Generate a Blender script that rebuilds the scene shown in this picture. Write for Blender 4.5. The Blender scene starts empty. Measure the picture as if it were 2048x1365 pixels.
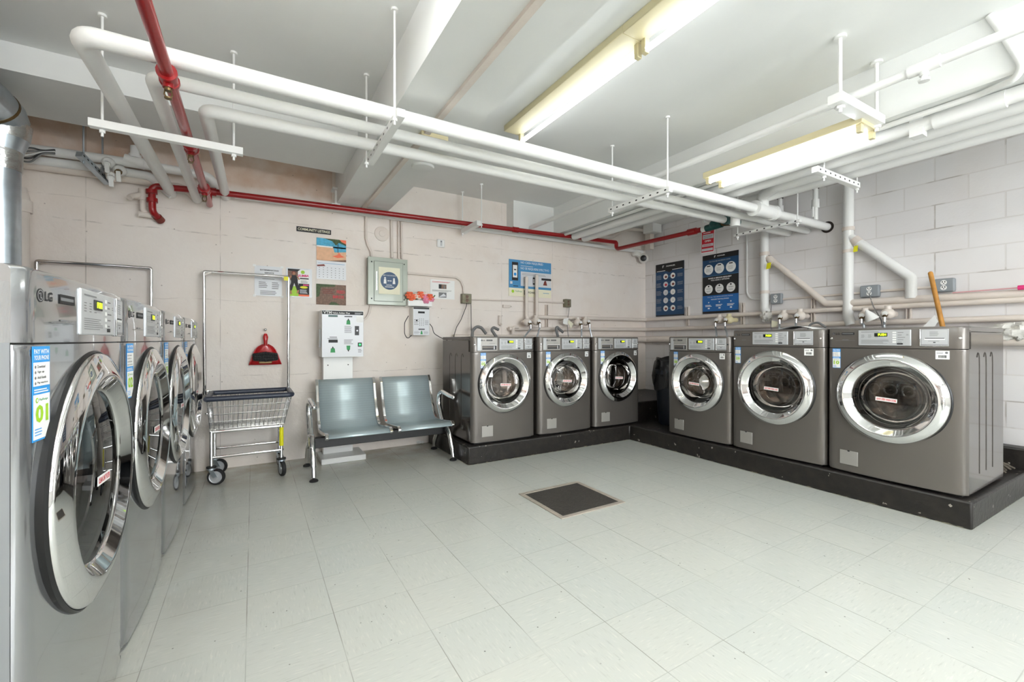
import bpy, math, random
from math import sin, cos, pi, radians, sqrt, atan2
from mathutils import Vector, Matrix
random.seed(7)
SC = bpy.context.scene
COL = SC.collection
# ------------------------------------------------------------------ camera
FPX, CX, CY, CAMH = 868.0, 1024.0, 680.0, 1.118
TH = math.atan(517.5 / FPX)
cs, sn = cos(TH), sin(TH)
cam_data = bpy.data.cameras.new('camera')
cam_data.sensor_width = 36.0
cam_data.lens = 36.0 * FPX / 2048.0
cam_data.shift_y = -2.5 / 2048.0
cam_data.clip_start = 0.02
cam = bpy.data.objects.new('camera', cam_data)
COL.objects.link(cam)
cam.location = (0, 0, CAMH)
cam.rotation_euler = (pi / 2, 0, -TH)
SC.camera = cam
# ------------------------------------------------------------------ world, exposure
w = bpy.data.worlds.new('world')
SC.world = w
w.use_nodes = True
w.node_tree.nodes['Background'].inputs[0].default_value = (0.9, 0.95, 1, 1)
w.node_tree.nodes['Background'].inputs[1].default_value = 0.3
SC.view_settings.view_transform = 'Standard'
SC.view_settings.look = 'None'
SC.view_settings.gamma = 1.0
SC.view_settings.exposure = 0.68
SC.view_settings.use_curve_mapping = False
SC.cycles.use_denoising = True
SC.cycles.max_bounces = 10
SC.cycles.diffuse_bounces = 6
SC.cycles.glossy_bounces = 5
SC.cycles.transparent_max_bounces = 12
SC.cycles.caustics_reflective = False
SC.cycles.caustics_refractive = False
TUBE_POWER = 5.5
TUBE_FILL = 33.0  # strength of the added out-of-view strip lights
WINDOW_GLOW = 11.0

# ------------------------------------------------------------------ pixel -> point on a known real plane
def ray(px, py):
    u = (px - CX) / FPX
    return Vector((u * cs + sn, -u * sn + cs, (CY - py) / FPX))
def at(px, py, X=None, Y=None, Z=None):
    d = ray(px, py)
    t = X / d.x if X is not None else Y / d.y if Y is not None else (Z - CAMH) / d.z
    return Vector((d.x * t, d.y * t, CAMH + d.z * t))

# ------------------------------------------------------------------ materials
def srgb(r, g, b):
    f = lambda c: (c / 255 / 12.92) if c / 255 <= 0.04045 else ((c / 255 + 0.055) / 1.055) ** 2.4
    return (f(r), f(g), f(b), 1)
MATS = {}
def mat(name, rgb, rough=0.5, metal=0.0, coat=0.0, spec=0.5, var=0.0, vscale=6.0, bump=0.0, bscale=40.0, emit=0.0, coat_rough=0.05):
    if name in MATS: return MATS[name]
    m = bpy.data.materials.new(name)
    m.use_nodes = True
    nt = m.node_tree
    b = nt.nodes['Principled BSDF']
    c = srgb(*rgb)
    b.inputs['Base Color'].default_value = c
    b.inputs['Roughness'].default_value = rough
    b.inputs['Metallic'].default_value = metal
    b.inputs['Specular IOR Level'].default_value = spec
    b.inputs['Coat Weight'].default_value = coat
    b.inputs['Coat Roughness'].default_value = coat_rough
    if emit:
        b.inputs['Emission Color'].default_value = c
        b.inputs['Emission Strength'].default_value = emit
    if var or bump:
        tc = nt.nodes.new('ShaderNodeTexCoord')
    if var:
        n = nt.nodes.new('ShaderNodeTexNoise')
        n.inputs['Scale'].default_value = vscale
        n.inputs['Detail'].default_value = 5
        nt.links.new(tc.outputs['Object'], n.inputs['Vector'])
        r = nt.nodes.new('ShaderNodeValToRGB')
        r.color_ramp.elements[0].position = 0.3
        r.color_ramp.elements[1].position = 0.7
        r.color_ramp.elements[0].color = tuple(x * (1 - var) for x in c[:3]) + (1,)
        r.color_ramp.elements[1].color = tuple(min(1, x * (1 + var * 0.6)) for x in c[:3]) + (1,)
        nt.links.new(n.outputs['Fac'], r.inputs['Fac'])
        nt.links.new(r.outputs['Color'], b.inputs['Base Color'])
    if bump:
        n2 = nt.nodes.new('ShaderNodeTexNoise')
        n2.inputs['Scale'].default_value = bscale
        n2.inputs['Detail'].default_value = 4
        nt.links.new(tc.outputs['Object'], n2.inputs['Vector'])
        bp = nt.nodes.new('ShaderNodeBump')
        bp.inputs['Strength'].default_value = bump
        bp.inputs['Distance'].default_value = 0.01
        nt.links.new(n2.outputs['Fac'], bp.inputs['Height'])
        nt.links.new(bp.outputs['Normal'], b.inputs['Normal'])
    MATS[name] = m
    return m

class NT:
    """small helper around a node tree"""
    def __init__(s, name):
        s.m = bpy.data.materials.new(name); s.m.use_nodes = True
        s.t = s.m.node_tree; s.b = s.t.nodes['Principled BSDF']
        s.tc = s.t.nodes.new('ShaderNodeTexCoord'); s.obj = s.tc.outputs['Object']
        MATS[name] = s.m
    def n(s, typ, ins=None, **kw):
        x = s.t.nodes.new(typ)
        for k, v in kw.items(): setattr(x, k, v)
        for k, v in (ins or {}).items():
            if isinstance(v, bpy.types.NodeSocket): s.t.links.new(v, x.inputs[k])
            else: x.inputs[k].default_value = v
        return x
    def math(s, op, a, b=0.0, c=0.0):
        return s.n('ShaderNodeMath', {0: a, 1: b, 2: c}, operation=op).outputs[0]
    def mix(s, fac, a, b):
        x = s.n('ShaderNodeMix', {'Factor': fac}, data_type='RGBA')
        for i, v in ((6, a), (7, b)):
            if isinstance(v, bpy.types.NodeSocket): s.t.links.new(v, x.inputs[i])
            else: x.inputs[i].default_value = v
        return x.outputs[2]
    def noise(s, scale, detail=4, vec=None, rough=0.5):
        return s.n('ShaderNodeTexNoise', {'Vector': vec or s.obj, 'Scale': scale, 'Detail': detail, 'Roughness': rough}).outputs['Fac']
    def ramp(s, v, lo, hi):
        return s.n('ShaderNodeMapRange', {0: v, 1: lo, 2: hi, 3: 0.0, 4: 1.0}).outputs[0]
    def sep(s):
        x = s.n('ShaderNodeSeparateXYZ', {0: s.obj}); return x.outputs
    def col(s, c): s.t.links.new(c, s.b.inputs['Base Color'])
    def bump(s, h, strength, dist=0.01):
        x = s.n('ShaderNodeBump', {'Strength': strength, 'Distance': dist, 'Height': h}); s.t.links.new(x.outputs[0], s.b.inputs['Normal'])

def floor_material():
    g = NT('vinyl_tile')
    xyz = g.sep()
    T = 0.3048
    fx = g.math('DIVIDE', g.math('ADD', xyz[0], 0.0226), T)
    fy = g.math('DIVIDE', g.math('SUBTRACT', xyz[1], 2.508), T)
    def line(f, wd):
        d = g.math('ABSOLUTE', g.math('SUBTRACT', g.math('FRACT', f), 0.5))
        return g.math('GREATER_THAN', d, 0.5 - wd)
    jag = g.noise(3.0, 3)
    lx, ly = line(fx, 0.0055), line(fy, 0.0050)
    grout = g.math('MULTIPLY', g.math('MAXIMUM', lx, g.math('MULTIPLY', ly, 0.6)), g.ramp(jag, 0.3, 0.62))
    cell = g.n('ShaderNodeCombineXYZ', {0: g.math('FLOOR', fx), 1: g.math('FLOOR', fy)}).outputs[0]
    wn = g.n('ShaderNodeTexWhiteNoise', {'Vector': cell}).outputs['Value']
    base = g.mix(wn, srgb(191, 195, 190), srgb(195, 198, 192))
    big = g.ramp(g.noise(0.9, 4), 0.35, 0.7)
    base = g.mix(g.math('MULTIPLY', big, 0.4), base, srgb(199, 197, 189))
    # chips in the vinyl: short flecks, grain turned tile by tile
    par = g.math('MODULO', g.math('ABSOLUTE', g.math('ADD', g.math('FLOOR', fx), g.math('FLOOR', fy))), 2.0)
    va = g.n('ShaderNodeMapping', {'Vector': g.obj, 'Scale': (18, 130, 1)}).outputs[0]
    vb = g.n('ShaderNodeMapping', {'Vector': g.obj, 'Scale': (130, 18, 1)}).outputs[0]
    na = g.noise(1.0, 3, va); nb = g.noise(1.0, 3, vb)
    fl = g.math('ADD', g.math('MULTIPLY', na, par), g.math('MULTIPLY', nb, g.math('SUBTRACT', 1.0, par)))
    base = g.mix(g.math('MULTIPLY', g.ramp(fl, 0.58, 0.75), 0.3), base, srgb(150, 148, 144))
    base = g.mix(g.math('MULTIPLY', g.ramp(fl, 0.42, 0.25), 0.25), base, srgb(240, 234, 222))
    sp = g.n('ShaderNodeTexVoronoi', {'Vector': g.obj, 'Scale': 26.0}).outputs['Distance']
    sm = g.math('MULTIPLY', g.math('LESS_THAN', sp, 0.085), g.ramp(g.noise(7, 2), 0.52, 0.6))
    base = g.mix(g.math('MULTIPLY', sm, 0.75), base, srgb(92, 86, 82))
    # grime gathered along the back wall
    gr = g.math('MULTIPLY', g.ramp(xyz[1], 3.6, 4.45), g.ramp(g.noise(4, 5), 0.25, 0.6))
    gr = g.math('MULTIPLY', gr, g.math('LESS_THAN', xyz[0], 1.75))
    base = g.mix(g.math('MULTIPLY', gr, 0.75), base, srgb(150, 140, 114))
    gr2 = g.math('MULTIPLY', g.ramp(xyz[0], 0.05, -0.42), g.ramp(g.noise(3, 5), 0.3, 0.62))
    base = g.mix(g.math('MULTIPLY', gr2, 0.35), base, srgb(158, 148, 134))
    base = g.mix(g.math('MULTIPLY', grout, 0.62), base, srgb(112, 104, 96))
    g.col(base)
    g.b.inputs['Roughness'].default_value = 0.27
    g.bump(g.math('SUBTRACT', g.math('MULTIPLY', g.noise(60, 3), 0.15), grout), 0.12, 0.004)
    return g.m

def concrete_wall_material():
    g = NT('painted_concrete')
    xyz = g.sep()
    base = g.mix(g.ramp(g.noise(1.3, 5), 0.35, 0.65), srgb(230, 220, 211), srgb(234, 227, 221))
    base = g.mix(g.math('MULTIPLY', g.ramp(g.noise(5, 6), 0.5, 0.75), 0.35), base, srgb(220, 206, 195))
    # tan strip near the ceiling with shade painted into its colour, ragged edge
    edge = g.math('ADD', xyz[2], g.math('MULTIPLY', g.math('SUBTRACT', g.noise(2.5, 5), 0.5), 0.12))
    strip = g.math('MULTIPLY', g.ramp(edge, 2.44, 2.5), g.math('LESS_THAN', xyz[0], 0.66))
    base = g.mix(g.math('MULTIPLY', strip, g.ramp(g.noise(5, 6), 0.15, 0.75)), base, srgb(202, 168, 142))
    # form lines: thin broken dark seams
    total = None
    for z0, wd, amt in ((0.80, 0.003, 0.32), (2.03, 0.005, 0.32), (1.46, 0.003, 0.2), (0.62, 0.003, 0.2), (2.2, 0.003, 0.2)):
        zz = g.math('ADD', xyz[2], g.math('MULTIPLY', g.math('SUBTRACT', g.noise(3.0 + z0, 4), 0.5), 0.05))
        d = g.math('ABSOLUTE', g.math('SUBTRACT', zz, z0))
        l = g.math('MULTIPLY', g.math('LESS_THAN', d, wd), g.math('MULTIPLY', g.ramp(g.noise(9 + z0, 3), 0.42, 0.6), amt))
        total = l if total is None else g.math('MAXIMUM', total, l)
    for x0, wd, amt in ((-0.245, 0.003, 0.4), (-1.1, 0.004, 0.4), (2.55, 0.004, 0.22), (3.3, 0.004, 0.22)):
        d = g.math('ABSOLUTE', g.math('SUBTRACT', xyz[0], x0))
        l = g.math('MULTIPLY', g.math('LESS_THAN', d, wd), g.math('MULTIPLY', g.ramp(g.noise(7 + x0, 3), 0.35, 0.6), amt))
        total = g.math('MAXIMUM', total, l)
    base = g.mix(total, base, srgb(110, 92, 80))
    pit = g.n('ShaderNodeTexVoronoi', {'Vector': g.obj, 'Scale': 9.0}).outputs['Distance']
    base = g.mix(g.math('MULTIPLY', g.math('LESS_THAN', pit, 0.05), 0.5), base, srgb(120, 104, 94))
    g.col(base)
    g.b.inputs['Roughness'].default_value = 0.6
    h = g.math('ADD', g.math('MULTIPLY', g.noise(8, 6), 1.0), g.math('MULTIPLY', g.noise(45, 4), 0.35))
    g.bump(g.math('SUBTRACT', h, total), 0.38, 0.012)
    return g.m

def block_wall_material():
    g = NT('painted_block')
    xyz = g.sep()
    v = g.n('ShaderNodeCombineXYZ', {0: g.math('SUBTRACT', xyz[1], 0.928 - 0.2032), 1: g.math('SUBTRACT', xyz[2], 0.034)}).outputs[0]
    br = g.n('ShaderNodeTexBrick', {'Vector': v, 'Scale': 1.0, 'Mortar Size': 0.006, 'Mortar Smooth': 0.4, 'Brick Width': 0.4064, 'Row Height': 0.2032, 'Bias': 0.0,
             'Color1': srgb(226, 224, 224), 'Color2': srgb(222, 219, 219), 'Mortar': srgb(214, 210, 208)})
    base = g.mix(g.math('MULTIPLY', g.ramp(g.noise(2.2, 5), 0.45, 0.75), 0.4), br.outputs['Color'], srgb(214, 206, 200))
    crack = g.math('MULTIPLY', br.outputs['Fac'], g.ramp(g.noise(2.6, 4), 0.55, 0.62))
    base = g.mix(g.math('MULTIPLY', crack, 0.4), base, srgb(120, 104, 92))
    g.col(base)
    g.b.inputs['Roughness'].default_value = 0.5
    h = g.math('ADD', g.math('MULTIPLY', g.noise(10, 6), 0.8), g.math('MULTIPLY', g.noise(60, 4), 0.4))
    g.bump(g.math('SUBTRACT', h, g.math('MULTIPLY', br.outputs['Fac'], 0.8)), 0.2, 0.01)
    return g.m

def glass_material():
    m = bpy.data.materials.new('tinted_glass'); m.use_nodes = True
    nt = m.node_tree; nt.nodes.remove(nt.nodes['Principled BSDF'])
    tr = nt.nodes.new('ShaderNodeBsdfTransparent'); tr.inputs[0].default_value = (0.8, 0.78, 0.76, 1)
    gl = nt.nodes.new('ShaderNodeBsdfGlossy'); gl.inputs['Roughness'].default_value = 0.02
    lw = nt.nodes.new('ShaderNodeFresnel'); lw.inputs['IOR'].default_value = 1.75
    mx = nt.nodes.new('ShaderNodeMixShader')
    nt.links.new(lw.outputs[0], mx.inputs[0]); nt.links.new(tr.outputs[0], mx.inputs[1]); nt.links.new(gl.outputs[0], mx.inputs[2])
    nt.links.new(mx.outputs[0], nt.nodes['Material Output'].inputs[0])
    MATS['tinted_glass'] = m
    return m

def plinth_material():
    g = NT('black_painted_concrete')
    base = g.mix(g.ramp(g.noise(14, 5), 0.4, 0.7), srgb(26, 23, 21), srgb(40, 35, 31))
    chip = g.math('MULTIPLY', g.math('GREATER_THAN', g.noise(22, 3), 0.68), g.math('GREATER_THAN', g.noise(4, 2), 0.52))
    base = g.mix(g.math('MULTIPLY', chip, 0.7), base, srgb(176, 168, 158))
    xyz = g.sep()
    zz = g.math('ADD', xyz[2], g.math('MULTIPLY', g.math('SUBTRACT', g.noise(20, 3), 0.5), 0.03))
    foot = g.math('MULTIPLY', g.math('LESS_THAN', zz, 0.004), 0.7)
    base = g.mix(foot, base, srgb(186, 176, 150))
    g.col(base); g.b.inputs['Roughness'].default_value = 0.42
    g.bump(g.noise(30, 5), 0.4, 0.01)
    return g.m

def perforated_material():
    g = NT('perforated_steel')
    xyz = g.sep()
    def ln(s, p, wd):
        d = g.math('ABSOLUTE', g.math('SUBTRACT', g.math('FRACT', g.math('DIVIDE', s, p)), 0.5))
        return g.math('LESS_THAN', d, wd)
    k = g.math('MULTIPLY', ln(xyz[0], 0.0075, 0.3), ln(g.math('ADD', xyz[1], xyz[2]), 0.03, 0.36))
    g.col(g.mix(g.math('MULTIPLY', k, 0.28), srgb(186, 202, 206), srgb(136, 148, 152)))
    g.b.inputs['Metallic'].default_value = 0.35; g.b.inputs['Roughness'].default_value = 0.34
    return g.m

M_floor = floor_material(); M_wall = concrete_wall_material(); M_block = block_wall_material()
M_glass = glass_material(); M_plinth = plinth_material(); M_perf = perforated_material()
M_ceil = mat('ceiling_paint', (230, 231, 229), 0.6, var=0.05, vscale=1.5, bump=0.12, bscale=14)
M_pipe = mat('white_pipe_paint', (232, 232, 230), 0.45, bump=0.12, bscale=35)
M_cream = mat('cream_pipe_paint', (222, 212, 203), 0.45, bump=0.2, bscale=30, var=0.06)
M_white = mat('white_enamel', (236, 236, 234), 0.35)
M_offwhite = mat('offwhite_plastic', (226, 224, 218), 0.4)
M_red = mat('red_pipe_paint', (146, 10, 15), 0.3, coat=0.3, bump=0.05, bscale=50)
M_redplastic = mat('red_plastic', (172, 8, 18), 0.28, coat=0.4)
M_darkred = mat('rusty_red', (122, 50, 40), 0.5, var=0.2, vscale=30)
M_chrome = mat('chrome', (232, 232, 232), 0.04, 1.0)
M_steel = mat('satin_steel', (196, 196, 196), 0.22, 1.0)
M_galv = mat('galvanised_steel', (186, 196, 204), 0.28, 0.9, var=0.12, vscale=14)
M_foil = mat('foil_tape', (210, 212, 212), 0.24, 1.0, bump=0.5, bscale=22)
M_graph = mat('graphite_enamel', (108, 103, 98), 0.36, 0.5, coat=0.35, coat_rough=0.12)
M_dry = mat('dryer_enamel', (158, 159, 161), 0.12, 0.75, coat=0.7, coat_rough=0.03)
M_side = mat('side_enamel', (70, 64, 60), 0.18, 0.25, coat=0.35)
M_dryside = mat('dryer_side_enamel', (146, 150, 154), 0.35, 0.5, coat=0.2)
M_silver = mat('silver_plastic', (190, 192, 194), 0.35, 0.3)
M_silverd = mat('silver_plastic_dark', (158, 158, 160), 0.4, 0.3)  # darker silver for the card reader surround and badge ring
M_hatch = mat('hatch_enamel', (168, 165, 160), 0.4, 0.4)
M_black = mat('black_plastic', (16, 16, 17), 0.4)
M_rubber = mat('black_rubber', (26, 26, 27), 0.65)
M_dark = mat('dark_grey', (52, 52, 54), 0.5)
M_drum = mat('drum_steel', (190, 180, 172), 0.25, 1.0, var=0.3, vscale=9, bump=0.2, bscale=30)
M_led = mat('green_led', (196, 255, 30), 0.5, emit=3.0)
M_pwhite = mat('paper_white', (238, 238, 236), 0.6)
M_pgrey = mat('laminated_paper', (214, 216, 220), 0.3)
M_pcream = mat('paper_cream', (236, 232, 206), 0.6)
M_ink = mat('ink_grey', (120, 120, 122), 0.6)
M_inkd = mat('ink_dark', (30, 30, 32), 0.6)
M_blue = mat('print_blue', (72, 142, 192), 0.5)
M_sblue = mat('sticker_blue', (40, 150, 224), 0.4)
M_navy = mat('poster_navy', (24, 66, 104), 0.4)
M_pblk = mat('poster_black', (20, 20, 22), 0.4)
M_lime = mat('print_lime', (160, 205, 40), 0.5)
M_prtred = mat('print_red', (206, 36, 52), 0.5)
M_green = mat('print_green', (28, 140, 72), 0.5)
M_panelgrey = mat('panel_greygreen', (150, 156, 144), 0.35, 0.2, coat=0.2)
M_fixture = mat('fixture_cream', (214, 203, 164), 0.4)
M_wood = mat('broom_wood', (188, 132, 56), 0.5, var=0.2, vscale=20)
M_brass = mat('old_brass', (120, 98, 66), 0.4, 0.8, var=0.3, vscale=30)
M_grease = mat('hole_grime', (46, 38, 32), 0.8, var=0.4, vscale=40)
M_boxgrey = mat('box_grey', (142, 148, 152), 0.45)
M_oldbox = mat('old_steel_box', (128, 124, 104), 0.45, 0.4, var=0.2, vscale=40)
M_hose = mat('grey_hose', (118, 118, 118), 0.5)
M_braid = mat('braided_hose', (170, 176, 182), 0.3, 0.8)
M_bag = mat('bag_black', (14, 14, 15), 0.22, bump=0.6, bscale=18)
M_bin = mat('bin_navy', (22, 27, 36), 0.4)
M_rag = mat('rag_white', (218, 216, 210), 0.85, bump=0.8, bscale=50)
M_mop = mat('dirty_cotton', (96, 88, 78), 0.9, var=0.5, vscale=60, bump=0.8, bscale=60)
M_yellow = mat('tag_yellow', (226, 220, 20), 0.5)
M_navyvinyl = mat('navy_bumper', (44, 50, 66), 0.4)
M_teal = mat('valve_teal', (30, 82, 78), 0.4, var=0.3, vscale=40)
M_grate = mat('hatch_plate', (62, 58, 54), 0.6, var=0.25, vscale=30, bump=0.6, bscale=90)
M_frame = mat('hatch_frame', (186, 176, 164), 0.4, 0.3, var=0.15, vscale=20)
M_sand = mat('photo_sand', (226, 178, 140), 0.5, var=0.1, vscale=30)
M_sea = mat('photo_sea', (72, 170, 206), 0.5, var=0.25, vscale=40)
M_leaf = mat('photo_leaf', (70, 90, 52), 0.6, var=0.5, vscale=60)
M_brown = mat('photo_brown', (128, 100, 84), 0.6, var=0.4, vscale=60)
M_pink = mat('print_pink', (220, 50, 120), 0.5)
M_skin = mat('photo_tan', (176, 122, 92), 0.6)
M_orange = mat('petal_orange', (240, 120, 84), 0.6)
M_petal = mat('petal_pink', (236, 150, 180), 0.6)
M_petalw = mat('petal_white', (240, 226, 214), 0.6)
M_stem = mat('leaf_green', (72, 110, 56), 0.6)
M_plate = mat('plate_red_reflector', (170, 40, 34), 0.4)

# ------------------------------------------------------------------ mesh builder
TXT = {}
def text_geo(s, bold=0.0):
    k = (s, bold)
    if k not in TXT:
        cu = bpy.data.curves.new('t', 'FONT'); cu.body = s; cu.size = 1.0; cu.resolution_u = 2; cu.offset = bold
        ob = bpy.data.objects.new('t', cu); COL.objects.link(ob)
        dg = bpy.context.evaluated_depsgraph_get()
        me = bpy.data.meshes.new_from_object(ob.evaluated_get(dg))
        vs = [(v.co.x, v.co.y) for v in me.vertices]; fs = [tuple(p.vertices) for p in me.polygons]
        bpy.data.objects.remove(ob); bpy.data.meshes.remove(me); bpy.data.curves.remove(cu)
        xs = [v[0] for v in vs] or [0]; ys = [v[1] for v in vs] or [0]
        x0, x1, y0, y1 = min(xs), max(xs), min(ys), max(ys)
        TXT[k] = (vs, fs, x0, max(x1, x0 + 1e-4), y0, max(y1, y0 + 1e-4))
    return TXT[k]

def fillet(pts, R, n=6):
    pts = [Vector(p) for p in pts]
    if R <= 0 or len(pts) < 3: return pts
    out = [pts[0]]
    for i in range(1, len(pts) - 1):
        a, b, c = pts[i - 1], pts[i], pts[i + 1]
        d1, d2 = (a - b), (c - b)
        l1, l2 = d1.length, d2.length
        d1.normalize(); d2.normalize()
        ang = d1.angle(d2)
        if ang > pi - 0.02: out.append(b); continue
        r = min(R, l1 * 0.48 * math.tan(ang / 2), l2 * 0.48 * math.tan(ang / 2))
        t = r / math.tan(ang / 2)
        p1, p2 = b + d1 * t, b + d2 * t
        ctr = b + (d1 + d2).normalized() * (r / sin(ang / 2))
        v1, v2 = p1 - ctr, p2 - ctr
        tot = v1.angle(v2)
        for k in range(n + 1):
            f = k / n
            out.append(ctr + (v1 * sin((1 - f) * tot) + v2 * sin(f * tot)) / sin(tot))
    out.append(pts[-1])
    return out

class MB:
    def __init__(s): s.v = []; s.f = []; s.fm = []; s.mats = []
    def mi(s, m):
        if m not in s.mats: s.mats.append(m)
        return s.mats.index(m)
    def add(s, vs, fs, m):
        o = len(s.v); i = s.mi(m)
        s.v += [tuple(v) for v in vs]
        for f in fs: s.f.append(tuple(o + k for k in f)); s.fm.append(i)
        return s
    def box(s, m, x0, x1, y0, y1, z0, z1, skip=''):
        vs = [(x, y, z) for x in (x0, x1) for y in (y0, y1) for z in (z0, z1)]
        F = {'l': (0, 1, 3, 2), 'r': (4, 6, 7, 5), 'f': (0, 4, 5, 1), 'b': (2, 3, 7, 6), 'd': (0, 2, 6, 4), 'u': (1, 5, 7, 3)}
        return s.add(vs, [q for k, q in F.items() if k not in skip], m)
    def obox(s, m, p0, p1, wd, ht, up=(0, 0, 1)):
        """beam from p0 to p1, wd across, ht along up"""
        p0, p1 = Vector(p0), Vector(p1); d = (p1 - p0).normalized(); up = Vector(up)
        sd = d.cross(up).normalized() * (wd / 2); u = sd.cross(d).normalized() * (ht / 2)
        vs = [p + a * sd + b * u for p in (p0, p1) for a, b in ((-1, -1), (1, -1), (1, 1), (-1, 1))]
        return s.add(vs, [(3, 2, 1, 0), (4, 5, 6, 7), (0, 1, 5, 4), (1, 2, 6, 5), (2, 3, 7, 6), (3, 0, 4, 7)], m)
    def tube(s, m, pts, r, n=14, bend=0.0, caps=True, nb=6):
        pts = fillet(pts, bend, nb)
        P = [Vector(p) for p in pts]
        P = [p for i, p in enumerate(P) if i == 0 or (p - P[i - 1]).length > 1e-6]
        rs = r if isinstance(r, (list, tuple)) else [r] * len(P)
        if len(rs) != len(P): rs = [rs[0] + (rs[-1] - rs[0]) * i / (len(P) - 1) for i in range(len(P))]
        T = []
        for i in range(len(P)):
            a = (P[i] - P[i - 1]).normalized() if i else None
            b = (P[i + 1] - P[i]).normalized() if i < len(P) - 1 else None
            T.append(((a or b) + (b or a)).normalized())
        nrm = T[0].orthogonal().normalized()
        vs, fs = [], []
        for i, p in enumerate(P):
            if i:
                q = T[i - 1].rotation_difference(T[i]); nrm = (q @ nrm); nrm = (nrm - T[i] * nrm.dot(T[i])).normalized()
            b = T[i].cross(nrm)
            k = 1.0
            if 0 < i < len(P) - 1:
                k = 1.0 / max(0.5, T[i].dot((P[i + 1] - P[i]).normalized()))
            for j in range(n):
                a = 2 * pi * j / n
                vs.append(p + (nrm * cos(a) + b * sin(a)) * rs[i] * (k if k < 1.05 else 1.0))
        for i in range(len(P) - 1):
            for j in range(n):
                fs.append((i * n + j, i * n + (j + 1) % n, (i + 1) * n + (j + 1) % n, (i + 1) * n + j))
        if caps:
            fs.append(tuple(range(n - 1, -1, -1))); e = (len(P) - 1) * n
            fs.append(tuple(range(e, e + n)))
        return s.add(vs, fs, m)
    def lathe(s, m, prof, org=(0, 0, 0), axis=(0, 0, 1), n=32, sx=None):
        org = Vector(org); ax = Vector(axis).normalized()
        u = Vector(sx).normalized() if sx else ax.orthogonal().normalized(); v = ax.cross(u)
        vs, fs, rows = [], [], []
        for r, h in prof:
            if r < 1e-6: rows.append([len(vs)]); vs.append(org + ax * h)
            else:
                rows.append(list(range(len(vs), len(vs) + n)))
                vs += [org + ax * h + (u * cos(2 * pi * j / n) + v * sin(2 * pi * j / n)) * r for j in range(n)]
        for a, b in zip(rows, rows[1:]):
            for j in range(n):
                k = (j + 1) % n
                if len(a) == 1 and len(b) == 1: continue
                if len(a) == 1: fs.append((a[0], b[k], b[j]))
                elif len(b) == 1: fs.append((a[j], a[k], b[0]))
                else: fs.append((a[j], a[k], b[k], b[j]))
        return s.add(vs, fs, m)
    def ball(s, m, c, r, n=12, sz=1.0, axis=(0, 0, 1)):
        k = max(4, n // 2)
        return s.lathe(m, [(r * sin(pi * i / k), -r * sz * cos(pi * i / k)) for i in range(k + 1)], c, axis, n)
    def build(s, name, parent=None, bevel=0.0, flat=False, origin=None, ang=38):
        me = bpy.data.meshes.new(name)
        off = Vector((0, 0, 0))
        if parent is None:
            if origin is None:
                xs, ys, zs = zip(*s.v); off = Vector(((min(xs) + max(xs)) / 2, (min(ys) + max(ys)) / 2, min(zs)))
            else: off = Vector(origin)
        elif parent.get('_w') is not None: off = Vector(parent['_w'])
        me.from_pydata([(a - off.x, b - off.y, c - off.z) for a, b, c in s.v], [], s.f)
        for m in s.mats: me.materials.append(m)
        me.polygons.foreach_set('material_index', s.fm)
        me.polygons.foreach_set('use_smooth', [not flat] * len(s.f))
        me.update()
        if not flat: me.set_sharp_from_angle(angle=radians(ang))
        o = bpy.data.objects.new(name, me); COL.objects.link(o)
        if parent is None: o.location = off
        else:
            o.parent = parent
            if parent.get('_w') is not None: o['_w'] = tuple(off)
        if bevel:
            bv = o.modifiers.new('edge', 'BEVEL'); bv.width = bevel; bv.segments = 2; bv.limit_method = 'ANGLE'; bv.angle_limit = radians(40)
        return o

class Pan:
    """flat printing on a surface: x right, y up, layers stand off by fractions of a millimetre"""
    def __init__(s, mb, org, ux, uy, step=0.0006):
        s.mb = mb; s.o = Vector(org); s.ux = Vector(ux).normalized(); s.uy = Vector(uy).normalized(); s.un = s.ux.cross(s.uy); s.st = step
    def p(s, x, y, l): return s.o + s.ux * x + s.uy * y + s.un * (l * s.st)
    def rect(s, m, x0, y0, x1, y1, l=1): s.mb.add([s.p(x0, y0, l), s.p(x1, y0, l), s.p(x1, y1, l), s.p(x0, y1, l)], [(0, 1, 2, 3)], m)
    def poly(s, m, pts, l=1): s.mb.add([s.p(x, y, l) for x, y in pts], [tuple(range(len(pts)))], m)
    def circ(s, m, x, y, r, l=1, n=24, sy=1.0): s.poly(m, [(x + r * cos(2 * pi * k / n), y + sy * r * sin(2 * pi * k / n)) for k in range(n)], l)
    def board(s, m, x0, y0, x1, y1, th=0.002):
        a = [s.p(x, y, 0) for x, y in ((x0, y0), (x1, y0), (x1, y1), (x0, y1))]; b = [q - s.un * th for q in a]
        s.mb.add(b + a, [(3, 2, 1, 0), (4, 5, 6, 7), (0, 1, 5, 4), (1, 2, 6, 5), (2, 3, 7, 6), (3, 0, 4, 7)], m)
    def text(s, m, t, x0, y0, x1, y1, l=2, bold=0.02, rot=0.0):
        """fit the words into the box"""
        vs, fs, a0, a1, b0, b1 = text_geo(t, bold)
        out = []
        for x, y in vs:
            fx = (x - a0) / (a1 - a0); fy = (y - b0) / (b1 - b0)
            out.append(s.p(x0 + fx * (x1 - x0), y0 + fy * (y1 - y0) + rot * fx, l))
        s.mb.add(out, fs, m)
    def lines(s, m, x0, y0, x1, y1, n, l=1, duty=0.4, ragged=0.25):
        h = (y1 - y0) / n
        for k in range(n):
            e = x1 - random.random() * ragged * (x1 - x0); yy = y0 + k * h
            s.rect(m, x0, yy, e, yy + h * duty, l)

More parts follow.
